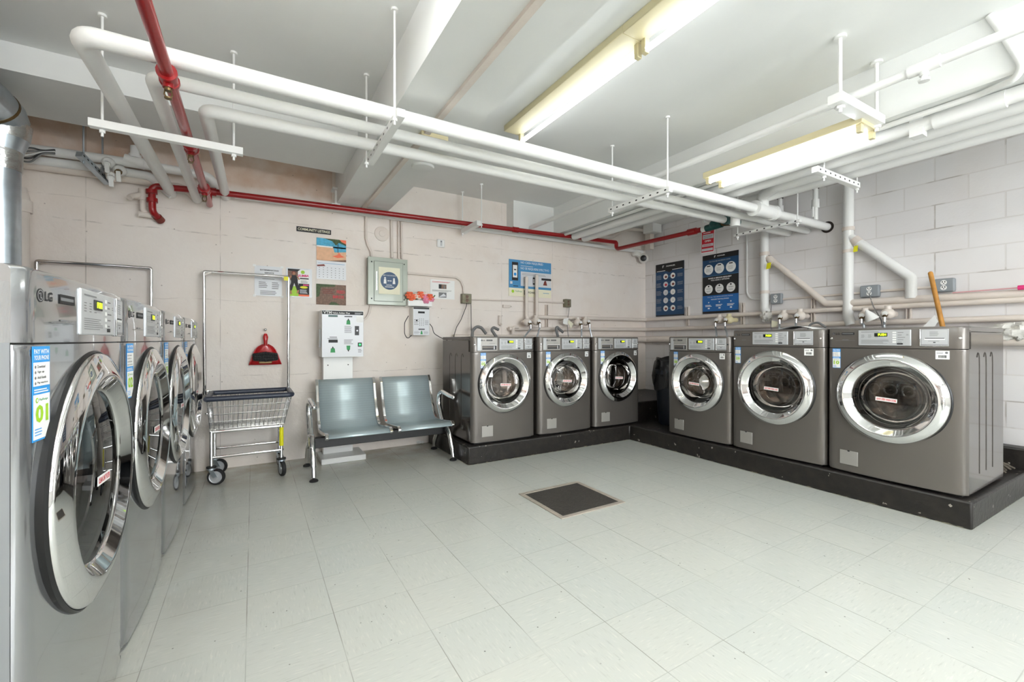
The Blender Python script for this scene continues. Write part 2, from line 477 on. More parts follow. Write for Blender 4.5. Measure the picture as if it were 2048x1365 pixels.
def empty(name, loc, rz=0.0, world=True):
    o = bpy.data.objects.new(name, None); COL.objects.link(o); o.empty_display_size = 0.1
    o.location = loc; o.rotation_euler = (0, 0, rz)
    if world: o['_w'] = tuple(loc)
    return o
def tag(o, label, cat, group=None, kind=None):
    o['label'] = label; o['category'] = cat
    if group: o['group'] = group
    if kind: o['kind'] = kind
    return o
def struct(o, label=None, cat=None):
    o['kind'] = 'structure'
    if label: o['label'] = label
    if cat: o['category'] = cat
    return o

# ================================================================== SETTING
ZC = 2.755            # ceiling
YB, XR, XL, YF = 4.52, 5.0, -1.45, -3.2
b = MB(); b.box(M_floor, XL, XR, YF, YB, -0.1, 0); struct(b.build('floor', flat=True, origin=(0, 0, 0)), 'pale speckled vinyl tile floor', 'floor')
b = MB(); b.box(M_ceil, XL, XR, YF, YB, ZC, ZC + 0.1); struct(b.build('ceiling', flat=True, origin=(0, 0, 0)), 'white painted concrete ceiling', 'ceiling')
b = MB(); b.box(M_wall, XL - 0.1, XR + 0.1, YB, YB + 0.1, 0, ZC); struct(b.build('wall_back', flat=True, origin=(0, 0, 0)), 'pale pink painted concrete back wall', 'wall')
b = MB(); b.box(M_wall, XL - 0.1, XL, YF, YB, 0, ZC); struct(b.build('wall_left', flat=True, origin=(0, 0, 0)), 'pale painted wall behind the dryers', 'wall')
b = MB(); b.box(M_block, XR, XR + 0.1, YF, YB, 0, ZC); struct(b.build('wall_right', flat=True, origin=(0, 0, 0)), 'white painted concrete block wall', 'wall')
b = MB(); b.box(M_block, XL - 0.1, XR + 0.1, YF - 0.1, YF, 0, ZC); struct(b.build('wall_front', flat=True, origin=(0, 0, 0)), 'white wall facing the machines', 'wall')
# window behind the viewer, its frosted panes lit by the day
m = bpy.data.materials.new('daylit_frosted_pane'); m.use_nodes = True
nt = m.node_tree; nt.nodes.remove(nt.nodes['Principled BSDF'])
em = nt.nodes.new('ShaderNodeEmission'); em.inputs[0].default_value = (0.93, 0.97, 1.0, 1); em.inputs[1].default_value = WINDOW_GLOW
nt.links.new(em.outputs[0], nt.nodes['Material Output'].inputs[0])
WX0, WX1, WZ0, WZ1 = 0.2, 3.4, 1.0, 2.35
b = MB()
for x in (WX0, WX0 + 1.07, WX0 + 2.13, WX1): b.box(M_white, x - 0.03, x + 0.03, YF, YF + 0.05, WZ0 - 0.03, WZ1 + 0.03)
for z in (WZ0, (WZ0 + WZ1) / 2, WZ1): b.box(M_white, WX0, WX1, YF, YF + 0.045, z - 0.03, z + 0.03)
wf = struct(b.build('window_1', origin=(0, 0, 0)), 'frosted window behind the viewer', 'window')
b = MB(); b.box(m, WX0, WX1, YF + 0.005, YF + 0.02, WZ0, WZ1); b.build('pane', wf)
# beams
ZB = 2.43
b = MB(); b.box(M_ceil, 0.69, 1.18, YF, YB, ZB, ZC); struct(b.build('ceiling_beam', flat=True, origin=(0, 0, 0)), 'wide white ceiling beam over the bench', 'beam')
b = MB(); b.box(M_ceil, 3.2, 3.42, YF, YB, 2.42, ZC); struct(b.build('ceiling_beam', flat=True, origin=(0, 0, 0)), 'white ceiling beam beside the pipe bank', 'beam')
b = MB(); b.box(M_ceil, XL, 0.69, 3.46, 4.1, 2.6, ZC); struct(b.build('ceiling_beam', flat=True, origin=(0, 0, 0)), 'shallow white beam across the left bay', 'beam')
b = MB(); b.box(M_ceil, 2.62, 3.2, 4.36, YB, 2.42, ZC); struct(b.build('ceiling_beam', flat=True, origin=(0, 0, 0)), 'square white beam haunch at the back wall', 'beam')
# plinth
b = MB()
zp = 0.165
pts = [(1.635, 3.5), (3.61, 3.49), (3.61, 0.80), (XR, 0.78), (XR, YB), (1.635, YB)]
n = len(pts)
b.add([(x, y, 0) for x, y in pts] + [(x, y, zp) for x, y in pts], [tuple(range(n - 1, -1, -1)), tuple(range(n, 2 * n))] + [(i, (i + 1) % n, n + (i + 1) % n, n + i) for i in range(n)], M_plinth)
b.box(M_plinth, 3.85, XR, 3.6, YB, zp - 0.01, 0.39)
b.box(M_plinth, 4.86, XR, 0.78, 3.6, zp - 0.01, 0.315)
tag(b.build('equipment_plinth', bevel=0.012, origin=(3.6, 3.5, 0)), 'low black-painted L-shaped concrete plinth under all six washers', 'plinth', kind='structure')
# floor hatch
c4 = [at(1038, 988.5, Z=0), at(1120, 1039, Z=0), at(1252, 1007.5, Z=0), at(1157, 964, Z=0)]
hx0 = (c4[0].x + c4[1].x) / 2; hx1 = (c4[2].x + c4[3].x) / 2; hy0 = (c4[1].y + c4[2].y) / 2; hy1 = (c4[0].y + c4[3].y) / 2
root = empty('floor_hatch', ((hx0 + hx1) / 2, (hy0 + hy1) / 2, 0))
tag(root, 'square dark textured access plate in a metal frame set in the floor', 'floor hatch')
fw = 0.032
b = MB()
for a in ((hx0, hx1, hy0, hy0 + fw), (hx0, hx1, hy1 - fw, hy1), (hx0, hx0 + fw, hy0 + fw, hy1 - fw), (hx1 - fw, hx1, hy0 + fw, hy1 - fw)):
    b.box(M_frame, *a, 0.0, 0.006)
b.build('hatch_frame', root, bevel=0.002)
b = MB(); b.box(M_grate, hx0 + fw, hx1 - fw, hy0 + fw, hy1 - fw, 0.0, 0.004); b.build('hatch_plate', root)

# ================================================================== PIPES
def pipe(name, label, cat, m, pts, r, bend=0.05, group=None, extra=None, n=16):
    b = MB(); b.tube(m, pts, r, n, bend)
    if extra: extra(b)
    P0 = Vector(pts[0])
    return tag(b.build(name, origin=P0), label, cat, group)
GP = 'white insulated pipes crossing the room'
def coll(pos, axis, r, w, m):
    return lambda b: b.tube(m, [Vector(pos) - Vector(axis) * w / 2, Vector(pos) + Vector(axis) * w / 2], r, 18)
YE = YB - 0.005
XRE = XR - 0.005
pA = [(XRE, 2.14, 2.26), (-0.592, 2.345, 2.325), (-0.58, YE, 2.325)]
pB = [(XRE, 2.325, 2.257), (-0.399, 2.552, 2.323), (-0.41, YE, 2.30)]
pC = [(XRE, 2.51, 2.272), (-0.216, 2.765, 2.318), (-0.204, YE, 2.36)]
def exA(b):
    b.tube(M_pipe, [(3.79, 2.184, 2.274), (4.05, 2.174, 2.271)], 0.06, 20)
    b.tube(M_pipe, [(4.03, 2.175, 2.27), (4.07, 2.173, 2.27)], 0.068, 20)
    b.tube(M_pipe, [(3.77, 2.185, 2.274), (3.81, 2.184, 2.274)], 0.068, 20)
    b.lathe(M_grease, [(0.0, 0.0), (0.058, 0.0), (0.05, 0.006), (0.036, 0.008)], (XRE, 2.14, 2.26), (-1, 0, 0), 20)
pipe('insulated_pipe', 'thickest white insulated pipe, the nearest of three crossing the room', 'pipe', M_pipe, pA, 0.038, 0.06, GP, exA)
pipe('insulated_pipe', 'middle white insulated pipe of the three crossing the room', 'pipe', M_pipe, pB, 0.031, 0.05, GP)
def exC(b):
    for x0, x1, m, r in ((3.92, 3.98, M_teal, 0.04), (3.99, 4.05, M_brass, 0.03), (4.06, 4.12, M_teal, 0.042)):
        y = 2.56 - (x0 - 3.9) * 0.05
        b.tube(m, [(x0, y, 2.28), (x1, y, 2.28)], r, 12)
pipe('insulated_pipe', 'white insulated pipe nearest the back wall, with corroded teal fittings', 'pipe', M_pipe, pC, 0.034, 0.05, GP, exC)

# red sprinkler lines
XS = -0.314
def head(b, x, y, z, k=1.0):
    b.tube(M_red, [(x, y - 0.035, z), (x, y + 0.035, z)], 0.033 * k, 14)
    b.tube(M_red, [(x, y - 0.045, z), (x, y - 0.028, z)], 0.038 * k, 14)
    b.tube(M_red, [(x, y + 0.028, z), (x, y + 0.045, z)], 0.038 * k, 14)
    b.tube(M_red, [(x, y, z - 0.025), (x, y, z - 0.05)], 0.02 * k, 12)
    b.tube(M_brass, [(x, y, z - 0.05), (x, y, z - 0.062)], 0.014 * k, 10)
    for sx in (-1, 1):
        b.tube(M_brass, [(x + sx * 0.011, y, z - 0.06), (x + sx * 0.014, y, z - 0.078), (x + sx * 0.004, y, z - 0.092)], 0.003, 6)
    b.tube(M_brass, [(x, y, z - 0.09), (x, y, z - 0.095)], 0.014 * k, 10)
def exS(b):
    for y in (0.92, 2.36, 3.15, 3.98): head(b, XS, y, 2.25)
pipe('sprinkler_pipe', 'red sprinkler pipe with brass heads running from the viewer to the back wall', 'pipe', M_red, [(XS, YF + 0.01, 2.25), (XS, 4.42, 2.25)], 0.024, 0, 'red sprinkler pipes', exS)
wl, wr = (-0.30, 4.36, 2.345), (4.1, 4.2, 2.40)
pr0 = at(303, 372, Y=4.40); pr1 = at(305, 424, Y=4.40); pr2 = at(322, 442, Y=YB - 0.03)
def exX(b):
    b.tube(M_red, [(4.1, 3.1, 2.295), (4.1, 3.0, 2.292)], 0.036, 14)
    b.tube(M_red, [(4.1, 3.02, 2.292), (4.1, 2.94, 2.29)], 0.028, 14)
def exW(b):
    b.tube(M_red, [at(303, 380, Y=4.4), at(303.5, 388, Y=4.4)], 0.037, 14)
    b.tube(M_red, [at(304, 397, Y=4.4), at(304.5, 405, Y=4.4)], 0.037, 14)
    b.tube(M_red, [(XS, 4.355, 2.25), (XS, 4.355, 2.345)], 0.022, 12)
    b.tube(M_red, [(XS - 0.05, 4.36, 2.345), (XS + 0.05, 4.36, 2.345)], 0.034, 14)
    b.tube(M_red, [(2.55, 4.256, 2.38), (2.62, 4.254, 2.381)], 0.032, 14)
    b.tube(M_darkred, [pr1 + (pr2 - pr1) * 0.55, pr2], 0.031, 14)
pipe('sprinkler_pipe', 'long red pipe along the back wall with a bent riser at its left end', 'pipe', M_red, [pr2, pr1, pr0, wl, (4.06, 4.201, 2.399)], 0.025, 0.045, 'red sprinkler pipes', exW)
pipe('sprinkler_pipe', 'red pipe dropping at the far corner, running along the block wall to a teal valve', 'pipe', M_red, [(4.06, 4.201, 2.399), wr, (4.1, 4.2, 2.31), (4.1, 3.0, 2.292)], 0.025, 0.045, 'red sprinkler pipes', exX)
# valve at its end
root = empty('control_valve', (4.1, 2.85, 2.24)); tag(root, 'small teal gate valve at the end of the red pipe by the block wall', 'valve')
b = MB(); b.tube(M_white, [(4.1, 2.93, 2.29), (4.1, 2.86, 2.29)], 0.03, 12); b.tube(M_teal, [(4.1, 2.88, 2.29), (4.1, 2.70, 2.30)], 0.036, 12); b.ball(M_teal, (4.1, 2.79, 2.31), 0.05); b.tube(M_brass, [(4.1, 2.7, 2.3), (4.1, 2.6, 2.285)], 0.026, 12)
b.build('valve_body', root)
b = MB(); b.tube(M_white, [(4.06, 2.82, 2.33), (4.02, 2.85, 2.35)], 0.008, 8); b.lathe(M_white, [(0.0, 0), (0.032, 0.004), (0.032, 0.01), (0, 0.012)], (4.02, 2.85, 2.35), (-0.8, 0.6, 0.3), 14)
b.build('handwheel', root)

# pipes along the back wall, top left
GW = 'white pipes along the top of the back wall'
def wallpt(px, py, Y=4.40): return at(px, py, Y=Y)
def exU(b):
    q = wallpt(270, 324); b.tube(M_pipe, [q, q + Vector((0, 0, 0.12))], 0.03, 12); b.tube(M_pipe, [q + Vector((0, 0, 0.03)), q + Vector((0, 0, 0.055))], 0.04, 12)
    b.tube(M_pipe, [q + Vector((-0.06, 0, 0.008)), q + Vector((0.06, 0, -0.008))], 0.043, 14)
pipe('water_pipe', 'uppermost white pipe on the back wall, curving down behind the red pipe', 'pipe', M_pipe,
     [wallpt(46, 296), wallpt(209, 318), wallpt(300, 332), wallpt(385, 347), wallpt(418, 352), wallpt(442, 390, 4.48)], 0.034, 0.10, GW, exU)
pipe('water_pipe', 'second white pipe on the back wall, running under the uppermost one', 'pipe', M_pipe,
     [wallpt(46, 318, 4.46), wallpt(209, 338, 4.46), wallpt(300, 353, 4.46), wallpt(345, 392, 4.47)], 0.034, 0.1, GW)
pipe('water_pipe', 'lowest cream pipe on the back wall, at the left below two white ones', 'pipe', M_cream,
     [wallpt(46, 330, 4.475), wallpt(209, 352, 4.475), wallpt(310, 368, 4.475), wallpt(365, 374, 4.475), wallpt(394, 400, 4.49)], 0.026, 0.1, GW)
pipe('water_pipe', 'thin white pipe along the back wall just under the long red pipe', 'pipe', M_pipe, [(-0.14, 4.47, 2.37), (2.5, 4.47, 2.386), (4.86, 4.45, 2.395)], 0.024, 0, GW)
# small valves with white lever handles
for i, (px, py, dl) in enumerate(((214, 322, 24), (222, 350, 24), (237, 338, 26))):
    q = wallpt(px, py, 4.33)
    root = empty('ball_valve', q); tag(root, ['white lever valve hanging highest on the pipes by the dark strut', 'white lever valve hanging lowest beside the dark strut', 'white lever valve with a rusty collar, furthest from the dark strut'][i], 'valve', 'lever valves on the back wall pipes')
    b = MB(); b.ball(M_cream if i == 1 else M_pipe, q + Vector((0, 0.04, 0)), 0.042); b.tube(M_brass if i == 2 else M_pipe, [q + Vector((0, 0.04, 0)), q + Vector((0, -0.01, -0.03))], 0.022, 10); b.tube(M_pipe, [q + Vector((0, 0.0, 0)), q + Vector((0, 0.1, 0))], 0.022, 10); b.build('valve_body', root)
    b = MB(); e = at(px + 1, py + dl, Y=4.32); b.obox(M_white, q + Vector((0, -0.012, -0.02)), e, 0.028, 0.012, (0, 1, 0)); b.build('lever', root, bevel=0.003)
# drain fitting left of the red riser
q0, q1, q2 = wallpt(286, 378, 4.45), wallpt(285, 420, 4.45), wallpt(300, 432, 4.48)
b = MB(); b.tube(M_cream, [q0, wallpt(286, 398, 4.45)], 0.03, 12); b.tube(M_cream, [wallpt(287, 390, 4.45), wallpt(264, 393, 4.42)], [0.026, 0.02], 12); b.tube(M_cream, [wallpt(264, 393, 4.42), wallpt(259, 396, 4.4)], 0.022, 10)
b.tube(M_cream, [wallpt(286, 396, 4.45), q1, q2, q2 + Vector((0.02, 0.04, 0))], 0.02, 12, 0.03); b.tube(M_cream, [wallpt(278, 428, 4.46), wallpt(304, 431, 4.46)], 0.024, 10); b.tube(M_cream, [wallpt(285.5, 394, 4.45), wallpt(285.3, 401, 4.45)], 0.032, 12)
tag(b.build('drain_fitting'), 'cream painted drain fitting on the wall left of the red riser', 'pipe fitting')

# hangers: a strut channel carried by two threaded rods
def hanger(p0, p1, tops, label, m=M_white, wd=0.04, ht=0.04, holes=9, group='pipe hangers', rodr=0.006, side=None, outs=0.0):
    p0, p1 = Vector(p0), Vector(p1)
    root = empty('pipe_hanger', (p0 + p1) / 2); tag(root, label, 'pipe hanger', group)
    b = MB(); b.obox(m, p0, p1, wd, ht)
    d = (p1 - p0).normalized(); sd = d.cross(Vector((0, 0, 1))).normalized()
    for sgn in (-1, 1):
        pn = Pan(b, (p0 + sd * sgn * (wd / 2 + 0.0003)), d if sgn > 0 else -d, (0, 0, 1))
        L = (p1 - p0).length
        for k in range(holes):
            x = L * (k + 0.5) / holes
            pn.circ(M_inkd, x if sgn > 0 else -x, 0.0, 0.010, 0, 12, 0.6)
    b.build('strut_channel', root, bevel=0.002)
    for q, zt in tops:
        q = Vector(q)
        b = MB(); b.tube(m, [(q.x, q.y, q.z - ht / 2 - 0.035), (q.x, q.y, zt)], rodr, 8)
        b.tube(m, [(q.x, q.y, q.z - ht / 2 - 0.016), (q.x, q.y, q.z - ht / 2 - 0.002)], rodr * 2.2, 6); b.tube(m, [(q.x, q.y, zt - 0.012), (q.x, q.y, zt)], rodr * 3, 10)
        b.build('threaded_rod', root)
    return root
hanger((-0.70, 2.92, 2.195), (-0.05, 2.93, 2.195), [((-0.652, 2.93, 2.195), ZC), ((-0.095, 2.93, 2.195), ZC)], 'plain white hanger bar under the red sprinkler pipe by the elbows', holes=0)
hanger((0.625, 2.11, 2.235), (0.632, 2.80, 2.235), [((0.6, 2.14, 2.235), ZC), ((0.6, 2.76, 2.235), ZC)], 'white perforated hanger carrying the three pipes over the bench')
hanger((2.61, 2.12, 2.215), (2.60, 2.74, 2.215), [((2.61, 2.15, 2.215), ZC), ((2.6, 2.71, 2.215), ZC)], 'white hanger under the three pipes in front of the beam')
hanger((4.245, 2.03, 2.195), (4.285, 2.68, 2.195), [((4.25, 2.06, 2.195), ZC), ((4.285, 2.65, 2.195), ZC)], 'white hanger nearest the block wall under the three pipes', ht=0.025)
hanger(at(958, 446, Y=4.06), at(926, 464, Y=4.42), [(at(963, 444, Y=4.08), ZC), (at(925, 462, Y=4.40), ZC)], 'short white hanger holding the long red pipe at the back wall', wd=0.05, ht=0.05, holes=0)
hanger((3.30, 1.49, 2.285), (3.93, 1.485, 2.285), [((3.43, 1.49, 2.285), ZC), ((3.925, 1.485, 2.285), ZC)], 'white perforated hanger under the pipe bank by the block wall')
hanger(at(158, 308, Y=4.16), at(216, 366, Y=4.44), [(at(167, 312, Y=4.2), ZC), (at(205, 330, Y=4.42), ZC)], 'dark galvanised hanger strut below the beam in the left bay', m=M_galv, holes=8)
hanger((2.66, 1.105, 2.405), (3.17, 1.095, 2.405), [((2.72, 1.105, 2.405), ZC), ((3.15, 1.095, 2.405), ZC)], 'boxy white hanger holding the end of the twin tube light', wd=0.07, ht=0.05, holes=0, rodr=0.01)

# pipe bank beside the right wall
GB = 'pipes of the bank above the block wall'
def exP0(b):
    y = 0.80; b.tube(M_pipe, [(2.85, y - 0.06, 2.47), (2.85, y + 0.06, 2.47)], 0.031, 14); b.tube(M_pipe, [(2.85, y, 2.45), (2.85, y, 2.425)], 0.018, 12); b.lathe(M_pipe, [(0.0, -0.03), (0.022, -0.028), (0.024, -0.018), (0.012, -0.012), (0.012, 0)], (2.85, y, 2.425), (0, 0, 1), 14)
pipe('sprinkler_pipe', 'slim white pipe with one sprinkler head in front of the right beam', 'pipe', M_pipe, [(2.85, YF + 0.01, 2.475), (2.85, 4.35, 2.46)], 0.023, 0, GB, exP0)
pipe('bank_pipe', 'white pipe against the beam, first of the bank, reaching the back wall', 'pipe', M_pipe, [(3.36, YF + 0.01, 2.377), (3.36, 4.16, 2.377)], 0.04, 0, GB,
     lambda b: (b.tube(M_pipe, [(3.36, 0.62, 2.373), (3.36, 0.9, 2.373)], 0.046, 16), b.box(M_pipe, 3.325, 3.395, 0.94, 1.0, 2.31, 2.415)))
pipe('bank_pipe', 'white pipe second from the beam in the bank', 'pipe', M_pipe, [(3.52, YF + 0.01, 2.376), (3.52, 4.16, 2.376)], 0.045, 0, GB)
pipe('bank_pipe', 'white pipe of the bank that bends down into the thick crossing pipe', 'pipe', M_pipe, [(3.68, YF + 0.01, 2.376), (3.69, 1.95, 2.376), (3.85, 2.15, 2.388), (3.90, 2.178, 2.275)], 0.048, 0.07, GB)
pipe('bank_pipe', 'outermost white pipe of the bank, nearest the block wall', 'pipe', M_pipe, [(3.875, YF + 0.01, 2.376), (3.875, 2.415, 2.376), (3.875, 2.42, 2.18)], 0.042, 0.06, GB)
pipe('conduit', 'thin white conduit that drops from the ceiling and wraps under the right beam', 'conduit', M_pipe,
     [(3.183, 0.645, ZC - 0.005), (3.183, 0.60, 2.63), (3.178, 0.535, 2.44), (3.20, 0.56, 2.395), (3.262, 0.70, 2.40), (3.262, 4.3, 2.40)], 0.016, 0.06, GB)
# verticals on the right wall
GV = 'white drain pipes on the block wall'
xw = XR - 0.06
def exV(px, y0, y1):
    return lambda b: (b.tube(M_cream, [at(px, y0, X=xw), at(px, y0 + 7, X=xw)], 0.052, 14), b.tube(M_cream, [at(px, y1, X=xw), at(px, y1 + 6, X=xw)], 0.05, 14))
pipe('drain_pipe', 'thick white vertical pipe on the block wall above the two big washers', 'pipe', M_pipe, [at(1697, 368, X=xw), at(1696, 632, X=xw), at(1702, 650, X=xw)], 0.043, 0.05, GV, exV(1696.5, 455, 500))
pipe('drain_pipe', 'white vertical pipe on the block wall between the posters and the first socket', 'pipe', M_pipe, [at(1529, 420, X=xw), at(1529, 618, X=xw), at(1537, 634, X=xw)], 0.043, 0.05, GV, exV(1529, 505, 582))
H1 = [at(1655, 607, X=xw), at(1760, 604, X=xw), at(2060, 587, X=xw)]
pipe('drain_pipe', 'white diagonal pipe from the taller socket side running into the upper wall pipe', 'pipe', M_cream, [at(1530, 515, X=xw), at(1545, 522, X=xw), at(1652, 608, X=xw), at(1700, 606, X=xw), at(2100, 584.5, X=xw)], 0.032, 0.04, GV,
     lambda b: b.tube(M_cream, [at(1538, 518, X=xw), at(1548, 527, X=xw)], 0.04, 12))
pipe('drain_pipe', 'white diagonal pipe that drops at an elbow left of the mop handle', 'pipe', M_pipe, [at(1699, 475, X=xw), at(1715, 484, X=xw), at(1822, 556, X=xw - 0.01), at(1822, 597, X=xw - 0.01)], 0.04, 0.04, GV,
     lambda b: (b.tube(M_cream, [at(1708, 479, X=xw), at(1718, 487, X=xw)], 0.046, 12)))
# horizontals round the corner
GH = 'white water pipes round the corner behind the washers'
def corner(zb, zr, r, xs, label, m=M_cream, dy=0.055, extra=None):
    pipe('water_pipe', label, 'pipe', m, [(xs, YB - dy, zb), (XR - dy, YB - dy, (zb + zr) / 2), (XR - dy, 0.2, zr)], r, 0.06, GH, extra)
xt = at(1068, 634, Y=4.46).x
corner(1.40, 1.422, 0.024, xt, 'upper white water pipe running round the corner behind the washers')
corner(1.25, 1.285, 0.024, at(1018, 659, Y=4.46).x, 'middle white water pipe running round the corner behind the washers')
corner(1.135, 1.115, 0.045, 1.9, 'thick low drain pipe running round the corner behind the washers', dy=0.07)
for px, t, bt, lb in ((1053, 556, 652, 'left of two short white pipes standing in front of the blue poster'), (1073.5, 553, 634, 'right of two short white pipes standing in front of the blue poster')):
    pipe('riser_pipe', lb, 'pipe', M_cream, [at(px, t, Y=4.46), at(px, bt, Y=4.46)], 0.021, 0, 'short risers before the blue poster', lambda b, px=px, t=t: b.ball(M_cream, at(px, t, Y=4.46), 0.021))
# pipe clamps rails on the block wall
for i, (px, y0, y1) in enumerate(((1376, 614, 652), (1486, 606, 650), (1627, 598, 660), (1818, 618, 640), (1093, 610, 662))):
    q0, q1 = (at(px, y0, X=XR - 0.02), at(px, y1, X=XR - 0.02)) if px > 1300 else (at(px, y0, Y=YB - 0.02), at(px, y1, Y=YB - 0.02))
    b = MB(); d = Vector((0, 0.013, 0)) if px > 1300 else Vector((0.013, 0, 0))
    for s_ in (-1, 1): b.obox(M_cream, q0 + d * s_, q1 + d * s_, 0.007, 0.035, (1, 0, 0) if px > 1300 else (0, 1, 0))
    tag(b.build('pipe_bracket'), ['white slotted pipe bracket between the two tall dark posters', 'white slotted pipe bracket right of the wider dark poster', 'white slotted pipe bracket under the long diagonal pipe', 'white slotted pipe bracket near the mop handle', 'white slotted pipe bracket right of the two short risers'][i], 'bracket', 'pipe brackets')
# shut-off valves standing on pipes near the corner
for i, (px, y0, y1) in enumerate(((1631, 378, 440), (1560, 398, 440))):
    q0, q1 = at(px, y0, X=4.75), at(px, y1, X=4.75)
    root = empty('shutoff_valve', q1); tag(root, ['white upright valve with a lever beside the hole in the block wall', 'plain white upright pipe end with a dark collar behind the tee'][i], 'valve')
    b = MB(); b.tube(M_pipe, [q1, q0], 0.022, 12); b.tube(M_grease, [q0, q0 + Vector((0, 0, 0.045))], 0.03, 10); b.tube(M_pipe, [q0 + (q1 - q0) * 0.35, q0 + (q1 - q0) * 0.62], 0.033, 12); b.build('valve_body', root)
    if i == 0:
        b = MB(); b.obox(M_white, at(px - 5, 414, X=4.70), at(px - 5, 434, X=4.70), 0.022, 0.012, (0, 1, 0)); b.build('lever', root, bevel=0.002)
# vent duct on the left
root = empty('vent_duct', (-1.28, 3.74, 0.9)); tag(root, 'shiny galvanised vent duct with foil tape rising behind the dryers', 'duct')
dX, dY = -1.28, 3.74
b = MB(); b.tube(M_galv, [(dX, dY, 0.0), (dX, dY, 2.15)], 0.084, 28); b.build('straight_duct', root)
b = MB(); b.tube(M_foil, [(dX, dY, 2.12), (dX + 0.003, dY, 2.25)], 0.09, 28); b.build('foil_wrap', root)
b = MB(); b.tube(M_galv, [(dX + 0.003, dY, 2.24), (dX + 0.008, dY, 2.32)], [0.092, 0.112], 28); b.tube(M_foil, [(dX + 0.008, dY, 2.31), (dX + 0.01, dY, 2.40)], [0.113, 0.122], 28)
b.tube(M_galv, [(dX + 0.01, dY, 2.39), (dX - 0.0, dY - 0.04, 2.44), (dX - 0.02, dY - 0.14, 2.475), (dX - 0.03, dY - 0.5, 2.48), (dX - 0.03, dY - 1.2, 2.48)], 0.118, 28)
b.tube(M_brass, [(dX - 0.005, dY - 0.07, 2.452), (dX - 0.008, dY - 0.085, 2.458)], 0.122, 28); b.build('elbow_duct', root)
q = at(41, 410, X=-1.372)
b = MB(); b.tube(M_cream, [(q.x, q.y, 0), (q.x, q.y, q.z)], 0.045, 18); b.tube(M_cream, [(q.x, q.y, q.z - 0.05), (q.x, q.y, q.z + 0.03)], 0.058, 18); b.tube(M_cream, [(q.x, q.y, q.z + 0.03), (q.x, q.y, q.z + 0.12)], [0.05, 0.03], 18)
tag(b.build('standpipe'), 'cream plastic standpipe in the left back corner beside the duct', 'pipe')
# loose cables on the left pipes
b = MB()
for k in range(5):
    y0 = 300 + k * 5
    b.tube([M_black, M_hose, M_pipe, M_black, M_hose][k], [at(38, y0, Y=4.3), at(60, y0 - 6 + 3 * k, Y=4.3), at(85, 302 + k, Y=4.33), at(110, 300 + k * 2, Y=4.36)], 0.006, 6, 0.1)
tag(b.build('cable_bundle'), 'tangle of loose dark cables over the pipes beside the duct', 'cable')

# ================================================================== LIGHTS
def tube_light(name, label, x, y0, y1, z, xs, hw, zt, group, flange=0.0, M_tube=None):
    M_tube = M_tube or M_tubes[0]
    root = empty(name, ((x), (y0 + y1) / 2, z)); tag(root, label, 'ceiling light', group)
    b = MB(); b.box(M_fixture, x - hw, x + hw, y0 - 0.02, y1 + 0.02, zt - 0.045, zt)
    if flange: b.box(M_white, x - hw - flange, x + hw + flange, y0 - 0.03, y1 + 0.03, zt - 0.012, zt - 0.004)
    b.build('housing', root, bevel=0.004)
    for xx in xs:
        for yy in (y0 + 0.005, y1 - 0.005):
            b = MB(); b.box(M_fixture, xx - 0.016, xx + 0.016, yy - 0.014, yy + 0.014, z - 0.02, zt - 0.04); b.build('lamp_holder', root, bevel=0.003)
    for xx in xs:
        b = MB(); b.tube(M_tube, [(xx, y0 + 0.015, z), (xx, y1 - 0.015, z)], 0.0155, 12); b.build('tube', root)
    return root
M_tubes = []
for pw in (TUBE_POWER, TUBE_FILL):
  m = bpy.data.materials.new('lit_tube'); m.use_nodes = True
  nt = m.node_tree; nt.nodes.remove(nt.nodes['Principled BSDF'])
  em = nt.nodes.new('ShaderNodeEmission'); em.inputs[0].default_value = (0.92, 0.97, 1.0, 1); em.inputs[1].default_value = pw
  nt.links.new(em.outputs[0], nt.nodes['Material Output'].inputs[0]); M_tubes.append(m)
GA = 'strip lights in the middle of the ceiling'
tube_light('strip_light', 'cream strip light with one lit tube, ending over the room middle', 1.72, 1.66, 2.86, 2.655, (1.785,), 0.075, ZC, GA)
tube_light('strip_light', 'cream strip light with one lit tube, cut by the top of the photo', 1.72, 0.42, 1.62, 2.655, (1.785,), 0.075, ZC, GA)
GN = 'added unseen strip lights over the near half of the room'  # fixtures out of view, added to brighten the room
tube_light('strip_light', 'added unseen twin tube strip light brightening the near half of the room', 1.72, -0.9, 0.3, 2.655, (1.67, 1.77), 0.075, ZC, GN, M_tube=M_tubes[1])
tube_light('strip_light', 'added unseen twin tube strip light brightening the near half of the room', 1.72, -2.3, -1.1, 2.655, (1.67, 1.77), 0.075, ZC, GN, M_tube=M_tubes[1])
tube_light('strip_light', 'added unseen twin tube strip light brightening the near half of the room', 0.1, -1.4, -0.2, 2.655, (0.05, 0.15), 0.075, ZC, GN, M_tube=M_tubes[1])
tube_light('strip_light', 'added unseen twin tube strip light brightening the near half of the room', 0.1, 0.5, 1.7, 2.655, (0.05, 0.15), 0.075, ZC, GN, M_tube=M_tubes[1])
tube_light('strip_light', 'twin tube light hung at the right beam above the big washers', 3.09, 1.12, 2.10, 2.335, (3.01, 3.17), 0.115, 2.405, 'strip lights by the right beam')

